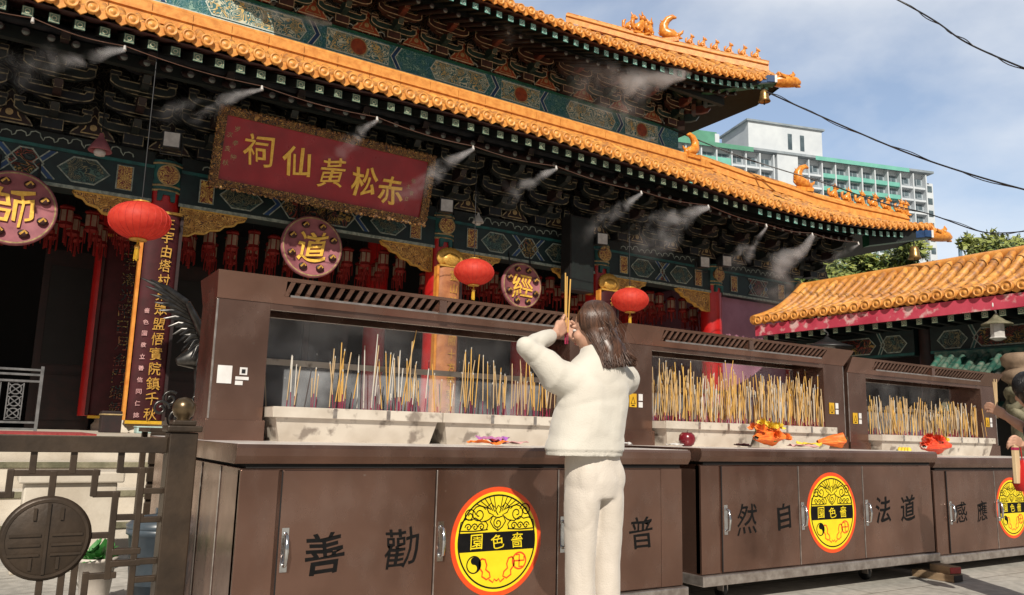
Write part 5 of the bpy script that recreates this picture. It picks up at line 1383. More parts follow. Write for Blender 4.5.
for x0 in (.35, 3.35, 6.35):
    b = MB(); y = .65
    b.box(x0 + .16, x0 + 2.84, y, y + .25, 2.72, 3.22, TEALD); hexpanel(b, x0 + .95, x0 + 2.05, 2.8, 3.12, y, SCROLLD, PALELINE, .14)
    for (a, c) in ((x0 + .3, x0 + .85), (x0 + 2.15, x0 + 2.7)):
        hexpanel(b, a, c, 2.8, 3.12, y, SCROLLT, PALELINE, .14)
    for xx in (x0 + .88, x0 + 2.08): chevron(b, xx, 2.74, 3.2, y, .06, .10, TEAL, PALELINE)
    b.box(x0 + .16, x0 + 2.84, y - .02, y, 2.72, 2.77, TEAL); cloudline(b, x0 + .2, x0 + 2.8, 3.26, y - .02, PALELINE)
    b.build('gallery_beam', gal)
for x0 in (.35, 3.35, 6.35, 9.35):
    c = MB(); c.tube([(x0, .85, 0), (x0, .85, 3.4)], .16, SHADERED, 20); c.build('gallery_column', gal)
b = MB(); b.box(0, GL_, 3.3, 3.45, 0, 3.5, BLACKW); b.build('gallery_wall', gal)
# green tiled screen roof seen beyond the farthest cabinet
gs = empty('green_tiled_screen', (14.2, 7.75, 0), R(-84), 'low screen wall with green glazed tile roof behind the farthest cabinet', 'screen wall')
GTILE = tilemat('glazed_green_tile', (.03,.12,.085), (.02,.075,.055), (.14,.17,.13))
b = MB(); 
b.grid([[Vector((2.6 * i / 8 - .3, -.45 + .7 * j / 4, 2.18 + .42 * (j / 4))) for j in range(5)] for i in range(9)], GTILE)
for i in range(13):
    x = -.25 + .2 * i; b.tube([(x, -.47, 2.2), (x, .25, 2.64)], .05, GTILE, 8); b.lathe([(.0, -.02), (.055, -.02), (.055, .01)], (x, -.48, 2.2), STONE, 10, axis='y')
b.box(-.35, 2.35, .22, .36, 2.58, 2.72, GTILE); b.build('tiled_roof', gs)
b = MB(); b.box(-.2, 2.2, -.08, .2, 0, 2.2, BLACKW); b.build('screen_panel', gs)
b = MB(); b.grid([[Vector((2.2 * i / 8 - .1, -.5 + .4 * j / 4, 1.55 + .24 * (j / 4))) for j in range(5)] for i in range(9)], GTILE)
for i in range(11):
    x = -.05 + .2 * i; b.tube([(x, -.52, 1.57), (x, -.08, 1.82)], .045, STONE2, 8); b.lathe([(.0, -.02), (.05, -.02), (.05, .01)], (x, -.53, 1.57), STONE, 10, axis='y')
b.build('lower_tiled_ledge', gs)
# carved stone pillar and lamps
pc = at(1031, 440, 6.4)
pi = empty('carved_stone_pillar', (pc.x, 6.4, 0), 0, 'beige and olive carved stone pillar at the right edge behind the farthest cabinet', 'stone pillar')
pi.scale = (.74, .74, 1)
b = MB(); b.lathe([(.55, 0), (.55, .3), (.42, .4), (.36, .6), (.34, 2.05)], (0, 0, 0), STONE2, 28); b.build('shaft', pi)
b = MB()
for k in range(3):
    b.tube([((.36 + .02 * math.sin(5 * t)) * math.cos(t + k), (.36 + .02 * math.sin(5 * t)) * math.sin(t + k), 1.55 + .16 * k + .07 * math.sin(3 * t)) for t in [i * .22 for i in range(30)]], .075, STONE2, 8)
b.build('carved_dragon_coils', pi)
b = MB(); b.lathe([(.34, 2.05), (.46, 2.12), (.48, 2.22), (.40, 2.26), (.36, 2.30), (.44, 2.36), (.46, 2.48), (.36, 2.54), (.0, 2.55)], (0, 0, 0), mat('beige_stone', (.30,.21,.14), (.19,.13,.085), rough=.7, scale=6, bump=.3), 28); b.build('capital', pi)
def hook_lamp(c, s, label, wide=1):
    o = empty('hanging_lantern', c, 0, label, 'hanging lantern', 'iron lanterns before the gallery')
    b = MB(); b.lathe([(.03, .16), (.05, .12), (.12 * wide, .05), (.22 * wide, .0), (.22 * wide, -.02), (.1, .0)], (0, 0, 0), BLACKP if wide > 1.3 else STONE2, 20); b.build('lantern_roof', o)
    b = MB(); b.lathe([(.10, .0), (.10, -.2), (.12, -.22), (.04, -.26)], (0, 0, 0), GREYLAMP, 8, smooth=False); b.build('lantern_body', o)
    b = MB(); b.tube([(0, 0, .16)] + [(p[0], 0, p[1]) for p in spiral(0, .30, .10, 1.1, -math.pi / 2, -1)], .014, WHITE, 6); b.build('scroll_hook', o)
    b = MB(); b.tube([(0, 0, .40), (.12, 0, (3.36 - c[2]) / s)], .008, BLACKP, 6); b.build('hanging_rod', o); o.scale = (s,) * 3
hook_lamp(atX(997, 324, 14.05), 1.1, 'pale iron lantern with scroll hook at the right edge')
hook_lamp(atX(828, 347, 14.1), 1.45, 'wide dark lantern with scroll hook above the gap between middle and farthest cabinet', 1.6)

# ---------------------------------------------------------------- beyond the temple
hr = empty('apartment_building', at(926, 172, 95.5) * 1, 0, 'white and green high-rise apartment building rising behind the temple roofs', 'apartment building')
hr.location.z = 0; hr.rotation_euler = (0, 0, R(-17))
HT = 60.6
WHT = mat('hazed_white_render', (.58,.62,.65), (.50,.54,.58), rough=.8, scale=.3); GRNB = mat('sea_green_render', (.17,.46,.38), (.13,.38,.32), rough=.6, scale=.4); GREYB = mat('shaded_balcony', (.30,.34,.37), (.20,.24,.27), rough=.8, scale=.5); WIN = mat('dark_window', (.12,.16,.18), (.06,.085,.10), rough=.15, scale=.8); ROOFG = mat('roof_green', (.10,.30,.20), (.07,.22,.15), rough=.6, scale=.4)  # distance haze is tinted into the white render colour
b = MB(); b.box(-66, 0, 0, 14, 0, HT, WHT); b.build('tower_block', hr)
FH = 2.85; bays = []
x = -1.2
plan = [(3.4, 0), (3.4, 0)] + [(3.35, 1)] * 6 + [(3.3, 0)] * 2 + [(5.2, 2)] + [(3.3, 0)] * 3 + [(3.5, 1)] * 6
for wd, kind in plan: bays.append((x - wd, x, kind)); x -= wd
for f in range(8):
    z1 = HT - 1.0 - FH * f
    for (a, c, kind) in bays:
        if kind == 2: continue
        q = MB(); rec = 0
        q.box(a + .25, c - .25, -.05, .02, z1 - 2.0, z1 - .15, GREYB)
        q.box(a + .5, (a + c) / 2 - .1, -.09, -.05, z1 - 1.75, z1 - .3, WIN); q.box((a + c) / 2 + .15, c - .6, -.09, -.05, z1 - 1.5, z1 - .3, WIN)
        if f < 5: q.build('window', hr)
        else: q = None
    for grp in (1, 0):
        for side in (0, 1):
            run = [(a, c) for (a, c, kind) in bays if kind == grp and ((a < -35) == bool(side))]
            for (r0, r1) in ([run] if grp or not run else [run[:2], run[2:]] if len(run) > 3 else [run])and [(q_[-1][0], q_[0][1]) for q_ in ([run] if grp or len(run) <= 3 else [run[:2], run[2:]]) if q_]:
                bb = MB(); bb.box(r0 + .2, r1 - .2, -1.0, -.12, z1 - FH + .02, z1 - FH + ((1.5 if side else .95) if grp else .45), GRNB if grp else WHT); bb.build('balcony_band', hr)
fn = MB()
for (a, c, kind) in bays: fn.box(c - .14, c + .14, -1.15, .0, 0, HT - .4, WHT)
fn.build('party_fins', hr)
rf = MB(); rf.box(-66.6, .6, -1.6, 14.6, HT + .003, HT + .5, GREYB); rf.box(-30, -6, -1.62, -1.58, HT - .4, HT + .48, GRNB); rf.box(-66, -45, -1.62, -1.58, HT - .5, HT + .48, ROOFG); rf.build('roof_slab', hr)
co = MB(); co.box(-45.5, -27.5, -.6, 10, HT + .5, HT + 6.6, WHT); co.box(-46, -27, -1.0, 10.5, HT + 6.6, HT + 7.0, GREYB)
for xx in (-36, -33): co.box(xx, xx + 1.0, -.66, -.6, HT + 1.5, HT + 5, WIN)
co.box(-39.2, -34.2, -1.3, -.0, 0, HT + .0, WHT); co.build('stair_core', hr)
lb = MB(); lb.box(-66, -52, 1, 12, HT + .5, HT + 3.8, ROOFG); lb.box(-52.5, -51.5, .8, 12, HT + .5, HT + 3.4, WHT); lb.box(-64, -62, .8, 1, HT + .8, HT + 3.2, WHT); lb.build('roof_house', hr)
et = MB(); et.box(.0, 2.2, .6, 12, 0, HT - 1.5, WHT)
for f in range(18):
    et.box(.4, 1.8, .5, .6, HT - 3.6 - FH * f, HT - 2.2 - FH * f, WIN)
et.build('end_stair', hr)

def tree(c, h, rw, label, n=5200, leaf=.27, seed=1, col=None):
    random.seed(seed); o = empty('leafy_tree', c, 0, label, 'tree', 'trees beyond the gallery')
    t = MB(); cz = h - rw * .75; hub = []
    t.tube([(0, 0, 0), (.1, .05, h * .35), (.05, -.1, h * .6)], [h * .035, h * .026, h * .018], WOOD, 9)
    for k in range(9):
        a = k * 2.4; rr = rw * random.uniform(.45, .8); e = Vector((rr * math.cos(a), rr * math.sin(a), cz + rw * random.uniform(-.35, .55))); hub.append(e)
        t.tube([(.05, -.1, h * random.uniform(.4, .6)), (e.x * .5, e.y * .5, (e.z + h * .5) / 2 + .2), e], [h * .012, h * .008, h * .003], WOOD, 6)
    t.build('trunk', o)
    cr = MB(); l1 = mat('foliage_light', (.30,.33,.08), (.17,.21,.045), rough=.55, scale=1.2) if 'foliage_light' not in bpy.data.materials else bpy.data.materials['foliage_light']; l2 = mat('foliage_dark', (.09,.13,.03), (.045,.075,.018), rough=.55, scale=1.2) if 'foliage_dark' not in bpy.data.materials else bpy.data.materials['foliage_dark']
    cl = []
    for k in range(38):
        b0 = random.choice(hub); cl.append((b0 + Vector([random.gauss(0, rw * .22) for _ in range(3)]), rw * random.uniform(.2, .36), random.random()))
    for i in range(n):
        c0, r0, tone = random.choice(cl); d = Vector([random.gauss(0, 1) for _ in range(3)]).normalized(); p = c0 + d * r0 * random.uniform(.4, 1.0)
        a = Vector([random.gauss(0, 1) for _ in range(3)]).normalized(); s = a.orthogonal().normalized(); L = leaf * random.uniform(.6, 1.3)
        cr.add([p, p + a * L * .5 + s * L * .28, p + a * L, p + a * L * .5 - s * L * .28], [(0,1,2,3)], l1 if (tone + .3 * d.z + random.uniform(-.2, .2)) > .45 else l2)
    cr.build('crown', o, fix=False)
def onray(px, py, dep):
    d = ray(px, py); return Vector((0, 0, CAMH)) + d * (dep / F)
for (px, dep, topy, rw, lb, sd) in ((868, 30, 246, 2.3, 'light green leafy tree above the gallery roof under the roof corner', 3), (812, 27, 262, 1.5, 'darker leafy tree in the shade left of the light green one', 5), (1032, 30, 232, 1.6, 'leafy tree top at the right picture edge above the gallery', 8)):
    p = onray(px, 447, dep); tp = onray(px, topy, dep); tree((p.x, p.y, 0), tp.z, rw, lb, seed=sd, n=15000 if rw > 2 else 9000)

# hills, distant mast, wires
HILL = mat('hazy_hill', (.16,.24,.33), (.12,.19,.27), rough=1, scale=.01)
rows = []
for i in range(61):
    a = R(-10 + 70 * i / 60); d = Vector((math.sin(a), math.cos(a), 0)) * 1500
    hh = 330 + 90 * mnoise.noise(Vector((i * .13, 3.3, 0))) + 35 * mnoise.noise(Vector((i * .5, 1.3, 0)))
    rows.append([Vector((d.x, d.y, -5)) , Vector((d.x * 1.15, d.y * 1.15, hh * .55)), Vector((d.x * 1.3, d.y * 1.3, hh))])
h = MB(); h.grid(rows, HILL); o = h.build('hills'); tag(o, 'blue hazy hills on the horizon behind the high-rise', kind='structure')
mk = onray(961, 262, 700); tb_ = MB(); zt = onray(961, 236, 700).z
tb_.tube([(0, 0, 0), (0, 0, zt * .94), (0, 0, zt)], [2.2, 1.6, .5], HILL, 8); tb_.box(-2.4, 2.4, -2.4, 2.4, zt * .82, zt * .85, HILL)
o = tb_.build('radio_mast'); o.location = (mk.x, mk.y, 0); tag(o, 'thin hazy mast on the skyline right of the high-rise', 'mast')
def cable(pts, r, label):
    P = [onray(*p) for p in pts]; b = MB(); q = []
    for i in range(len(P) - 1):
        p0, p1, p2, p3 = P[max(i - 1, 0)], P[i], P[i + 1], P[min(i + 2, len(P) - 1)]
        for k in range(8):
            t = k / 8; q.append(.5 * ((2 * p1) + (p2 - p0) * t + (2 * p0 - 5 * p1 + 4 * p2 - p3) * t * t + (3 * p1 - p0 - 3 * p2 + p3) * t ** 3))
    q.append(P[-1]); b.tube(q, r, BLACKP, 6)
    q2 = [p + Vector((.02 * math.sin(i * .9), .02 * math.cos(i * .9), .03 * math.sin(i * .31))) * (r / .014) for i, p in enumerate(q)]; b.tube(q2, r * .6, BLACKP, 5)
    o = b.build('overhead_cable'); tag(o, label, 'cable', 'black overhead cables')
d1 = at(768, 92, 12.4); dd = d1.x * .53 + d1.y * .83
cable([(820, -40, 14), (898, 0, 14), (935, 21, 13.5), (962, 40, 13), (995, 56, 12.6), (1040, 74, 12), (1120, 100, 11)], .014, 'twisted black cable crossing the top right corner of the sky')
cable([(767, 92, dd), (800, 107, dd - .6), (850, 129, 17), (905, 152, 16), (960, 171, 15), (1030, 191, 14), (1120, 212, 13)], .016, 'long black cable from the upper roof corner across the sky')
cable([(655, 122, 20.5), (690, 137, 20), (751, 160, 19.5), (821, 182, 19), (880, 202, 18.2), (929, 214, 17.5), (975, 230, 16.5), (1000, 233, 16), (1040, 229, 15), (1120, 215, 14)], .013, 'thin black cable sagging in front of the high-rise and lower roof')

# ---------------------------------------------------------------- ground
m, nt, bs = newmat('plaza_concrete'); co_ = coords(nt)
n1 = nt.nodes.new('ShaderNodeTexNoise'); n1.inputs['Scale'].default_value = .9; n1.inputs['Detail'].default_value = 9; nt.links.new(co_, n1.inputs['Vector'])
n2 = nt.nodes.new('ShaderNodeTexNoise'); n2.inputs['Scale'].default_value = 14; n2.inputs['Detail'].default_value = 6; nt.links.new(co_, n2.inputs['Vector'])
r1 = ramp(nt, n1.outputs['Fac'], [(.3, (.36,.34,.30)), (.7, (.54,.51,.46))]); r2 = ramp(nt, n2.outputs['Fac'], [(.4, (.75,.75,.75)), (.65, (1,1,1))])
mx_ = nt.nodes.new('ShaderNodeMix'); mx_.data_type = 'RGBA'; mx_.blend_type = 'MULTIPLY'; mx_.inputs[0].default_value = 1; nt.links.new(r1.outputs[0], mx_.inputs[6]); nt.links.new(r2.outputs[0], mx_.inputs[7])
bk = nt.nodes.new('ShaderNodeTexBrick'); bk.inputs['Scale'].default_value = 1; bk.inputs['Brick Width'].default_value = 1.2; bk.inputs['Row Height'].default_value = .6; bk.inputs['Mortar Size'].default_value = .006; bk.inputs['Color1'].default_value = (1,1,1,1); bk.inputs['Color2'].default_value = (.9,.9,.9,1); bk.inputs['Mortar'].default_value = (.35,.33,.3,1); nt.links.new(co_, bk.inputs['Vector'])
m3 = nt.nodes.new('ShaderNodeMix'); m3.data_type = 'RGBA'; m3.blend_type = 'MULTIPLY'; m3.inputs[0].default_value = 1; nt.links.new(mx_.outputs[2], m3.inputs[6]); nt.links.new(bk.outputs['Color'], m3.inputs[7])
nt.links.new(m3.outputs[2], bs.inputs['Base Color']); bs.inputs['Roughness'].default_value = .75
bp = nt.nodes.new('ShaderNodeBump'); bp.inputs['Strength'].default_value = .3; nt.links.new(n2.outputs['Fac'], bp.inputs['Height']); nt.links.new(bp.outputs[0], bs.inputs['Normal'])
g = MB(); g.quad((-2500, -2500, 0), (2500, -2500, 0), (2500, 2500, 0), (-2500, 2500, 0), m); o = g.build('ground'); tag(o, 'pale stone paved forecourt', kind='structure')

# ---------------------------------------------------------------- light
SUND = Vector((-.52, -.85, .79)).normalized()
sl = bpy.data.lights.new('sun', 'SUN'); sl.energy = 5.0; sl.angle = R(.5); sl.color = (1, .93, .82)
so = bpy.data.objects.new('sun', sl); COL.objects.link(so); so.rotation_euler = SUND.to_track_quat('Z', 'Y').to_euler()
wd = bpy.data.worlds.new('World'); SC.world = wd; wd.use_nodes = True; nt = wd.node_tree
bg = nt.nodes['Background']; sk = nt.nodes.new('ShaderNodeTexSky'); sk.sky_type = 'NISHITA'; sk.sun_disc = False
sk.sun_elevation = math.asin(SUND.z); sk.sun_rotation = math.atan2(SUND.x, SUND.y); sk.dust_density = 1.5; sk.air_density = 1.0
tc = nt.nodes.new('ShaderNodeTexCoord'); mpn = nt.nodes.new('ShaderNodeMapping'); mpn.inputs['Scale'].default_value = (1, 1, 1.9); mpn.inputs['Location'].default_value = (.35, .1, .2); nt.links.new(tc.outputs['Generated'], mpn.inputs[0])
cn = nt.nodes.new('ShaderNodeTexNoise'); cn.inputs['Scale'].default_value = 2.0; cn.inputs['Detail'].default_value = 7; cn.inputs['Roughness'].default_value = .52; cn.inputs['Distortion'].default_value = .15; nt.links.new(mpn.outputs[0], cn.inputs['Vector'])
cr_ = ramp(nt, cn.outputs['Fac'], [(.33, (.15,.15,.15)), (.58, (.92,.92,.92))])
mc = nt.nodes.new('ShaderNodeMix'); mc.data_type = 'RGBA'; nt.links.new(cr_.outputs[0], mc.inputs[0]); nt.links.new(sk.outputs[0], mc.inputs[6]); mc.inputs[7].default_value = (5.6, 5.75, 5.95, 1)
dt = nt.nodes.new('ShaderNodeVectorMath'); dt.operation = 'DOT_PRODUCT'; nt.links.new(tc.outputs['Generated'], dt.inputs[0]); dt.inputs[1].default_value = (.66, .74, .1)
dr_ = nt.nodes.new('ShaderNodeMapRange'); dr_.interpolation_type = 'SMOOTHSTEP'; dr_.inputs[1].default_value = -.1; dr_.inputs[2].default_value = .85; dr_.inputs[3].default_value = .55; dr_.inputs[4].default_value = 1.95; nt.links.new(dt.outputs['Value'], dr_.inputs[0])
ml = nt.nodes.new('ShaderNodeMix'); ml.data_type = 'RGBA'; ml.blend_type = 'MULTIPLY'; ml.inputs[0].default_value = 1; nt.links.new(mc.outputs[2], ml.inputs[6]); nt.links.new(dr_.outputs[0], ml.inputs[7])
nt.links.new(ml.outputs[2], bg.inputs['Color']); bg.inputs['Strength'].default_value = .085
SC.view_settings.view_transform = 'Standard'; SC.view_settings.look = 'None'; SC.view_settings.exposure = 0; SC.view_settings.gamma = 1
SC.cycles.use_denoising = True; SC.cycles.max_bounces = 8; SC.cycles.transparent_max_bounces = 12; SC.cycles.volume_bounces = 1; SC.cycles.volume_step_rate = 1.5; SC.cycles.volume_max_steps = 128
# ---------------------------------------------------------------- people
SKIN = mat('skin', (.58,.34,.24), (.5,.27,.18), rough=.5, scale=14)
HAIRM = mat('dark_brown_hair', (.105,.047,.026), (.034,.016,.010), rough=.38, scale=60, stretch=(1,1,.08), spec=.5)
BLKHAIR = mat('black_hair', (.012,.010,.010), (.005,.004,.004), rough=.36, scale=60, stretch=(1,1,.08), spec=.6)
def knit(name, c, c2, scale=160, bump=.22):
    m, nt, b = newmat(name); co = coords(nt)
    n = nt.nodes.new('ShaderNodeTexNoise'); n.inputs['Scale'].default_value = 6; n.inputs['Detail'].default_value = 5; nt.links.new(co, n.inputs['Vector'])
    r = ramp(nt, n.outputs['Fac'], [(.3, c2), (.7, c)]); nt.links.new(r.outputs[0], b.inputs['Base Color'])
    v = nt.nodes.new('ShaderNodeTexVoronoi'); v.inputs['Scale'].default_value = scale; nt.links.new(co, v.inputs['Vector'])
    bp = nt.nodes.new('ShaderNodeBump'); bp.inputs['Strength'].default_value = bump; bp.inputs['Distance'].default_value = .004
    nt.links.new(v.outputs['Distance'], bp.inputs['Height']); nt.links.new(bp.outputs[0], b.inputs['Normal'])
    b.inputs['Roughness'].default_value = .9; b.inputs['Sheen Weight'].default_value = .25; b.inputs['Specular IOR Level'].default_value = .2
    return m
SWEAT = knit('cream_knit', (.62,.585,.515), (.55,.51,.445)); TROUS = knit('oatmeal_knit', (.60,.54,.475), (.53,.47,.40), 150, .25)
NAVY = knit('dark_jacket', (.03,.03,.035), (.02,.02,.022))
SOLE = mat('shoe_white', (.7,.68,.64), (.6,.58,.54), rough=.5)
def remesh(mb, name, voxel, parent, smooth=5, folds=None, sfac=.5):
    me = mb.mesh(name); o = bpy.data.objects.new(name, me); COL.objects.link(o)
    r = o.modifiers.new('r', 'REMESH'); r.mode = 'VOXEL'; r.voxel_size = voxel; r.use_smooth_shade = True
    s = o.modifiers.new('s', 'SMOOTH'); s.factor = sfac; s.iterations = smooth
    dg = bpy.context.evaluated_depsgraph_get(); dg.update()
    m2 = bpy.data.meshes.new_from_object(o.evaluated_get(dg)); m2.name = name
    if not m2.materials: 
        for mm in mb.mats: m2.materials.append(mm)
    bpy.data.objects.remove(o)
    if folds:
        ns = [v.normal.copy() for v in m2.vertices]
        for v, n in zip(m2.vertices, ns): v.co += n * folds(v.co)
    m2.polygons.foreach_set('use_smooth', [True] * len(m2.polygons)); m2.update()
    o = bpy.data.objects.new(name, m2); COL.objects.link(o); o.parent = parent
    return o
def hand(mb, W, d, a, n, s=1):
    W, d, a, n = Vector(W), Vector(d).normalized(), Vector(a).normalized(), Vector(n).normalized()
    for k in (-1.2, -.4, .4, 1.2):
        mb.tube([W + a * .012 * k, W + d * .045 * s + a * .018 * k, W + d * .085 * s + a * .019 * k], [(.016, .016), (.0145, .0145), (.0125, .0125)], SKIN, 8)
    for i, ln in enumerate((.92, 1.04, .98, .78)):
        p = W + d * .085 * s + a * .019 * (i - 1.5) * 1.0; pts = [p]; ang = .5
        for L, da in ((.042, .75), (.026, .85), (.021, .5)):
            v = d * math.cos(ang) + n * math.sin(ang); p = p + v * L * ln * s; pts.append(p); ang += da
        mb.tube(pts, [.0095, .0088, .0082, .0066], SKIN, 8); mb.ball(pts[-1], .0066, SKIN, 8, 5)
    t0 = W + d * .022 * s - a * .026; t1 = t0 + (d * .7 - a * .35 + n * .55).normalized() * .042 * s; t2 = t1 + (d * .75 + n * .5 + a * .1).normalized() * .032 * s
    mb.tube([W, t0, t1, t2], [.014, .014, .0105, .0085], SKIN, 8); mb.ball(t2, .0085, SKIN, 8, 5)
def head_parts(mb, C, T):
    """face looks along local +y of T"""
    P = lambda x, y, z: C + T @ Vector((x, y, z))
    TT = T.to_4x4()
    mb.ball(C + T @ Vector((0, -.008, .025)), (.073, .092, .09), SKIN, 20, 14, T=TT)
    mb.ball(C + T @ Vector((0, .018, -.035)), (.060, .070, .075), SKIN, 18, 12, T=TT)
    mb.ball(P(0, .055, -.085), (.026, .024, .02), SKIN, 12, 8, T=TT)
    mb.tube([P(0, .088, .02), P(0, .103, -.012), P(0, .106, -.026)], [.008, .012, .011], SKIN, 8); mb.ball(P(0, .102, -.028), (.017, .011, .009), SKIN, 10, 6, T=TT)
    for s in (-1, 1):
        mb.ball(P(s * .070, -.005, -.005), (.009, .022, .030), SKIN, 10, 8, T=TT)
        mb.ball(P(s * .035, .078, .018), (.022, .012, .008), SKIN, 10, 6, T=TT); mb.ball(P(s * .038, .06, -.03), (.026, .026, .026), SKIN, 10, 6, T=TT)
    mb.ball(P(0, .083, -.055), (.024, .012, .011), SKIN, 10, 6, T=TT)
def face_details(root, C, T):
    TT = T.to_4x4(); P = lambda x, y, z: C + T @ Vector((x, y, z))
    for s in (-1, 1):
        e = MB(); e.ball(P(s * .033, .078, .0), (.014, .009, .0065), WHITE, 12, 8, T=TT); e.ball(P(s * .033, .085, .0), (.006, .004, .006), INK, 10, 6, T=TT); e.build('eye', root)
        b = MB(); b.tube([P(s * .015, .092, .020), P(s * .034, .092, .026), P(s * .054, .078, .020)], [.003, .0035, .002], HAIRM, 6); b.build('eyebrow', root)
    l = MB(); l.ball(P(0, .094, -.056), (.020, .006, .0065), mat('lip', (.5,.16,.14), (.42,.12,.1), rough=.4) if 'lip' not in bpy.data.materials else bpy.data.materials['lip'], 12, 8, T=TT); l.build('lips', root)
def hair(root, C, T, ends, n, m, seed=1, back=1.0, w=.075, r=.0028):
    random.seed(seed)
    b = MB(); TT = T.to_4x4()
    b.ball(C + T @ Vector((0, -.016, .030)), (.079, .094, .096), m, 22, 14, T=TT)
    b.ball(C + T @ Vector((0, -.035, -.03)), (.074, .07, .085), m, 18, 12, T=TT)
    E0, E1 = ends
    # solid core of the fall of hair
    core = [C + T @ Vector((0, -.05, 0)), C + T @ Vector((0, -.062, -.07))]
    core += [core[-1].lerp(E0, .45) + Vector((0, -.012, 0)), E0.lerp(core[-1], .12)]
    b.tube(core, [(.07, .05), (.068, .045), (.066, .04), (.05, .014)], m, 14)
    for i in range(n):
        th = random.uniform(-math.pi, math.pi); el = random.uniform(.05, 1.5)
        side = math.sin(th); fr = math.cos(th)      # fr>0 front
        if fr > .45 and el < 1.0: continue
        D = Vector((side * math.cos(el), fr * math.cos(el), math.sin(el)))
        rad = lambda d: Vector((.089 * d.x, -.014 + .100 * d.y, .028 + .101 * d.z))
        pts = []
        # start near the parting, run over the skull down to the nape side
        az = math.atan2(D.x, -D.y) if fr < .3 else math.copysign(random.uniform(1.1, 1.9), D.x or 1)
        for k in range(6):
            e = el * (1 - k / 5) - .55 * (k / 5); d = Vector((math.sin(az) * math.cos(e), -math.cos(az) * math.cos(e), math.sin(e)))
            pts.append(C + T @ (rad(d) * (1 + .012 * random.random())))
        last = pts[-1]; u = max(-1, min(1, math.sin(az))) * .85 + random.uniform(-.15, .15)
        end = E0 + E1 * u + Vector((random.gauss(0, .006), random.gauss(0, .008), random.uniform(-.022, .018)))
        for k in range(1, 7):
            t = k / 6; p = last.lerp(end, t); p += (C + T @ Vector((0, -.12, -.12)) - p) * .16 * math.sin(math.pi * t) * (1 - abs(u) * .5); p += Vector((random.gauss(0, .0007), random.gauss(0, .0007), 0)); pts.append(p)
        b.tube(pts, [r * .6] + [r] * (len(pts) - 2) + [r * .4], m, 4, caps=False)
    for i in range(22):       # loose flyaway strands
        a = random.uniform(-1.6, 1.6); p0 = C + T @ Vector((.085 * math.sin(a), -.02 - .09 * math.cos(a), random.uniform(-.03, .1))); e = E0 + E1 * random.uniform(-1, 1) + Vector((random.gauss(0, .03), random.gauss(-.01, .02), random.uniform(-.03, .06)))
        b.tube([p0, p0.lerp(e, .5) + Vector((random.gauss(0, .02), random.gauss(-.03, .015), 0)), e], [.0012, .0012, .0006], m, 3, caps=False)
    return b.build('hair', root, fix=False)

# the woman with raised incense
WS = 1.012
WX = 1.005
WB = Vector((2.315, 2.905, 0))
wo = empty('person', WB, 0, 'woman seen from behind in cream knit sweater and trousers raising three incense sticks', 'person')
HC = Vector((.005, .02, 1.528)); HT_ = (Matrix.Rotation(R(26), 3, 'Z') @ Matrix.Rotation(R(-10), 3, 'X') @ Matrix.Rotation(R(4), 3, 'Y'))
GR = Vector((-.035, .175, 1.54))           # grip of the sticks
LW = GR + Vector((-.085, -.035, -.035)); RW = GR + Vector((.075, -.02, -.055))
LS, LE = Vector((-.165, -.005, 1.325)), Vector((-.355, .035, 1.415)); RS, RE = Vector((.165, .0, 1.325)), Vector((.285, .17, 1.345))
b = MB()
head_parts(b, HC, HT_)
b.tube([(0, -.02, 1.30), (0, -.012, 1.40), HC + HT_ @ Vector((0, -.02, -.05))], [.06, .05, .052], SKIN, 14)
b.tube([(0, 0, .95), (0, 0, 1.1), (0, -.01, 1.25), (0, -.015, 1.33)], [(.11, .08), (.10, .08), (.12, .08), (.1, .06)], SKIN, 14)
for S, E_, W_ in ((LS, LE, LW), (RS, RE, RW)):
    b.tube([(0, -.01, 1.27), S + Vector((0, 0, -.035)), S.lerp(E_, .5) + Vector((0, 0, -.012)), E_, E_.lerp(W_, .4), W_], [.05, .036, .032, .029, .030, .025], SKIN, 10)
for s in (-1, 1): b.tube([(s * .06, 0, .9), (s * .068, .005, .7), (s * .07, .01, .49), (s * .07, -.01, .3), (s * .072, -.015, .1), (s * .08, .02, .05), (s * .09, .12, .03)], [.066, .056, .044, .044, .032, .036, .025], SKIN, 10)
hand(b, LW, (GR - LW) + Vector((0, 0, .02)), (.15, -.1, -1), Vector((.3, 1, 0)), .95)
hand(b, RW, (GR - RW) + Vector((-.0, .03, .03)), (-.15, .1, -1), Vector((-.5, -.6, .1)), .95)
remesh(b, 'body', .0046, wo, 3, sfac=.4)
face_details(wo, HC, HT_)
hair(wo, HC, HT_, (Vector((.048, -.122, 1.362)), Vector((.085, -.01, .012))), 2100, HAIRM, 11)
# sweater
b = MB()
ring = lambda c, rx, ry, z: (Vector((c[0], c[1], z)), (ry, rx))
rs = [ring((-.055, .0), .188, .134, .945), ring((-.053, .0), .188, .137, .985), ring((-.040, -.002), .178, .135, 1.06), ring((-.02, -.004), .174, .133, 1.17), ring((-.006, -.008), .172, .126, 1.26), ring((0, -.010), .162, .108, 1.33), ring((0, -.012), .125, .09, 1.375), ring((0, -.008), .072, .072, 1.41), ring((0, -.004), .066, .068, 1.435)]
vs = []
for c, (ry, rx) in rs: vs.append([c + Vector((rx * math.copysign(abs(math.cos(a)) ** .85, math.cos(a)), ry * math.copysign(abs(math.sin(a)) ** .85, math.sin(a)), 0)) for a in [2 * math.pi * k / 28 for k in range(28)]])
allv = [p for r_ in vs for p in r_]; nn = 28
b.add(allv, [(i*nn+k, i*nn+(k+1)%nn, (i+1)*nn+(k+1)%nn, (i+1)*nn+k) for i in range(len(vs)-1) for k in range(nn)], SWEAT)
b.add(vs[0], [tuple(range(nn - 1, -1, -1))], SWEAT); b.add(vs[-1], [tuple(range(nn))], SWEAT)
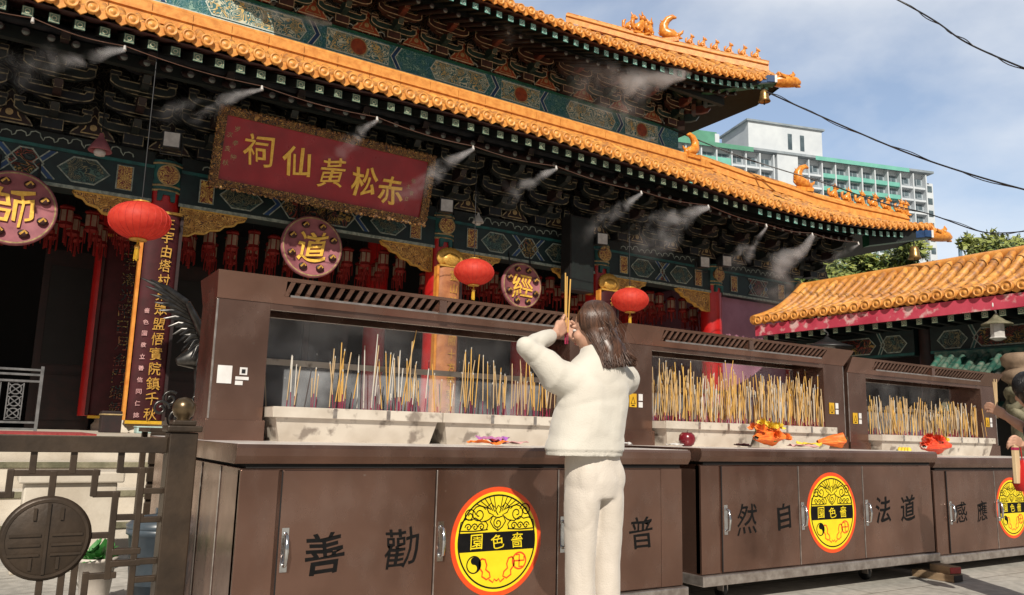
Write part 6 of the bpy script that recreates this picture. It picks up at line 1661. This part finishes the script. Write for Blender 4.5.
b.tube([(-.02, -.01, 1.27), (-.12, -.008, 1.275), LS + Vector((-.06, .01, -.025)), LS.lerp(LE, .62) + Vector((0, 0, -.012)), LE + Vector((-.006, 0, .0)), LE.lerp(LW, .3), LE.lerp(LW, .65), LE.lerp(LW, .88)], [.09, .094, .079, .061, .048, .047, .043, .034], SWEAT, 16)
b.tube([(.02, -.01, 1.28), (.11, -.006, 1.29), RS + Vector((.03, .02, -.02)), RS.lerp(RE, .6), RE, RE.lerp(RW, .35), RE.lerp(RW, .7), RE.lerp(RW, .9)], [.09, .094, .080, .064, .052, .049, .044, .034], SWEAT, 16)
b.ball(LE, .048, SWEAT); b.ball(RE, .051, SWEAT)
b.tube([(0, -.012, 1.395), (0, -.006, 1.42), (0, -.002, 1.445)], [.075, .072, .066], SWEAT, 18)
def crease(q, w=6, a=.007):      # sharp valley where a stretched noise crosses zero
    return -a * math.exp(-(mnoise.noise(q) * w) ** 2)
def sw_folds(p):
    f = .0035 * mnoise.noise(Vector((p.x * 9 + p.z * 7, p.y * 9, p.z * 13 - p.x * 6))) + .0012 * mnoise.noise(Vector((p.x * 20, p.y * 20, p.z * 26)))
    m = max(0, min(1, (p.z - .965) * 14))
    arm = max(0, min(1, (abs(p.x) - .15) * 9)) if p.z > 1.2 else 0
    f += m * (1 - arm) * crease(Vector((p.x * 6 - p.z * 2.2, p.y * 5, p.z * 2.0 + p.x * 2.5)), 6, .0045)
    f += m * (1 - arm) * crease(Vector((p.x * 4 + p.z * 5 + 3, p.y * 5, p.z * 3.5 - p.x * 5 + 5)), 7, .003)
    f += arm * crease(Vector((p.x * 9 - p.z * 5, p.y * 9 + 7, p.z * 6)), 5, .0035)
    if p.z < .975 and abs(p.x) < .25: f -= .006 + .0010 * math.sin(95 * math.atan2(p.y, p.x + .05))
    return f
remesh(b, 'sweater', .007, wo, 13, sw_folds)
# trousers
b = MB()
b.tube([(-.005, .0, .99), (-.005, .0, .92), (0, -.006, .84), (0, -.006, .77)], [(.134, .098), (.140, .106), (.143, .112), (.134, .10)], TROUS, 24)
for s in (-1, 1):
    b.tube([(s * .066, -.004, .86), (s * .069, -.004, .76), (s * .070, .0, .66), (s * .070, .006, .50), (s * .070, .0, .32), (s * .072, -.005, .06)], [(.074, .100), (.074, .096), (.071, .088), (.065, .078), (.063, .074), (.066, .078)], TROUS, 18)
for s in (-1, 1): b.ball((s * .064, -.046, .85), (.070, .062, .11), TROUS)
def tr_folds(p):
    f = .003 * mnoise.noise(Vector((p.x * 12, p.y * 12, p.z * 7))) + .001 * mnoise.noise(Vector((p.x * 25, p.y * 25, p.z * 22)))
    k = max(0, min(1, (p.z - .50) * 4)) * max(0, min(1, (.93 - p.z) * 8))
    f += k * crease(Vector((abs(p.x) * 7 + p.z * 8, p.y * 3, p.z * 5 - abs(p.x) * 8)), 6, .0035)
    f += (1 - k) * crease(Vector((p.x * 9, p.y * 7 + 2, p.z * 1.5 + p.x * 2)), 6, .0035)
    return f
remesh(b, 'trousers', .007, wo, 16, tr_folds)
for s in (-1, 1):
    b = MB(); x = s * .082
    b.tube([(x, -.06, .055), (x, .0, .075), (x + s * .008, .08, .055), (x + s * .012, .155, .04)], [(.05, .038), (.055, .042), (.04, .044), (.026, .034)], SOLE, 14); b.ball((x + s * .012, .155, .038), (.036, .036, .028), SOLE)
    b.prism([(-.0, 0)] * 0 or [(x - .042, .0), (x + .042, .0), (x + .042, .022), (x - .042, .022)], -.085, .17, SOLE); b.build('shoe', wo)
for k, (dx, dy, tx, ty) in enumerate(((-.006, 0, -.012, -.012), (.003, .005, .002, .0), (.007, -.004, .016, .006))):
    h = MB(); h.tube([Vector((dx, dy, -.075)), Vector((dx, dy, -.02))], .0026, STICKR, 6); h.tube([Vector((dx, dy, -.02)), Vector((dx + tx, dy + ty, .265 - .012 * k))], .0036, STICKY, 6)
    o = h.build('incense_stick'); o.location = WB + GR; tag(o, "golden incense stick held upright in the woman's raised hands", 'incense stick', "incense sticks in the woman's hands")

for o in list(COL.objects):
    if o.get('group') == "incense sticks in the woman's hands": o.scale = (WX, WX, WS); q_ = o.location - WB; o.location = WB + Vector((q_.x * WX, q_.y * WX, q_.z * WS))
wo.scale = (WX, WX, WS)
# the second worshipper, mostly outside the right edge
H2 = onray(1028, 391, 5.3)
B2 = Vector((H2.x + .84 * .17, H2.y - .54 * .17 - .04, 0))
p2 = empty('person', tuple(B2), 0, 'dark haired person in dark jacket at the right picture edge reaching towards the incense', 'person')
hz = H2.z; C_ = H2 - B2; C_.z = hz; T_ = Matrix.Rotation(R(-45), 3, 'Z') @ Matrix.Rotation(R(-14), 3, 'X')
rel = lambda q: onray(*q) - B2
HL = rel((998, 411, 5.5)); HR = rel((1016, 441, 5.2))
sh = hz - .20
b = MB(); head_parts(b, C_, T_)
S1, S2 = Vector((-.16, .0, sh)), Vector((.17, 0, sh)); E1 = S1.lerp(HL, .45) + Vector((.03, 0, -.10)); E2 = Vector((.2, .2, sh - .26))
dl = (HL - E1).normalized(); dr = (HR - E2).normalized(); WL = HL - dl * .06; WR = HR - dr * .06
b.tube([(0, -.02, sh), (0, 0, sh + .07), C_ + T_ @ Vector((0, -.02, -.05))], [.06, .05, .052], SKIN, 12)
b.tube([(0, 0, .8), (0, 0, sh)], [(.1, .08), (.12, .07)], SKIN, 12)
for S, E_, W_ in ((S1, E1, WL), (S2, E2, WR)): b.tube([(0, 0, sh - .02), S, E_, E_.lerp(W_, .4), W_], [.06, .05, .038, .036, .025], SKIN, 10)
for s in (-1, 1): b.tube([(s * .08, 0, .82), (s * .09, .01, .44), (s * .095, -.01, .08), (s * .1, .1, .03)], [.08, .052, .034, .025], SKIN, 10)
hand(b, WL, dl, (0, .2, -1), (.3, .9, -.2), .95); hand(b, WR, dr, (0, .3, -1), (0, .6, -.8), .95)
remesh(b, 'body', .006, p2, 3, sfac=.4); face_details(p2, C_, T_)
hair(p2, C_, T_, (C_ + Vector((-.02, -.11, -.20)), Vector((.08, 0, 0))), 700, BLKHAIR, 4)
b = MB(); b.tube([(0, 0, .72), (0, 0, .85), (0, 0, sh - .15), (0, -.005, sh - .02), (0, 0, sh + .045)], [(.185, .13), (.18, .13), (.19, .125), (.17, .10), (.07, .06)], NAVY, 20)
for S, E_, W_, e in ((S1, E1, WL, .10), (S2, E2, WR, .35)): b.tube([(0, 0, sh - .06), S, S.lerp(E_, .5), E_, E_.lerp(W_, e)], [.09, .085, .07, .062, .05], NAVY, 14)
remesh(b, 'jacket', .010, p2, 5, lambda p: .006 * mnoise.noise(p * 14))
b = MB(); b.tube([(0, 0, .78), (0, 0, .70)], [(.17, .13), (.17, .13)], NAVY, 18)
for s in (-1, 1): b.tube([(s * .085, 0, .78), (s * .09, .005, .42), (s * .095, -.005, .06)], [.095, .075, .062], NAVY, 14)
remesh(b, 'trousers', .012, p2, 4)
for s in (-1, 1):
    b = MB(); b.tube([(s * .1, -.06, .045), (s * .1, .05, .05), (s * .105, .15, .035)], [.04, .045, .028], BLACKP, 12); b.ball((s * .105, .15, .035), .03, BLACKP); b.build('shoe', p2)
base2 = B2
for k in range(4):
    h = MB(); h.tube([(0, 0, -.05), (.012 * (k - 1.5), 0, .20 + .02 * (k % 2))], .0036, STICKT, 6); o = h.build('incense_stick'); o.location = base2 + HL + Vector((.004 * k, .01, 0)); tag(o, "tan incense stick in the reaching hand at the right picture edge", 'incense stick', 'incense sticks in the second hand')
h = MB(); h.box(-.028, .028, -.012, .012, -.26, .0, STICKT); h.box(-.029, .029, -.013, .013, -.05, -.03, STICKR); o = h.build('incense_packet', None, .003); o.location = base2 + HR + Vector((.0, .01, -.01)); tag(o, 'tan paper packet of incense hanging from the lower hand at the right edge', 'incense packet')
h = MB(); h.tube([(0, 0, 0), (.01, 0, -.06), (.0, 0, -.15), (0, 0, -.2)], [(.02, .03), (.05, .06), (.055, .07), (.03, .05)], RED, 14); h.tube([(0, 0, -.01), (-.01, 0, .08)], .004, RED, 5); o = h.build('red_pouch'); o.location = base2 + HR + Vector((.06, .0, -.12)); tag(o, 'small red pouch beside the incense packet at the right edge', 'pouch')
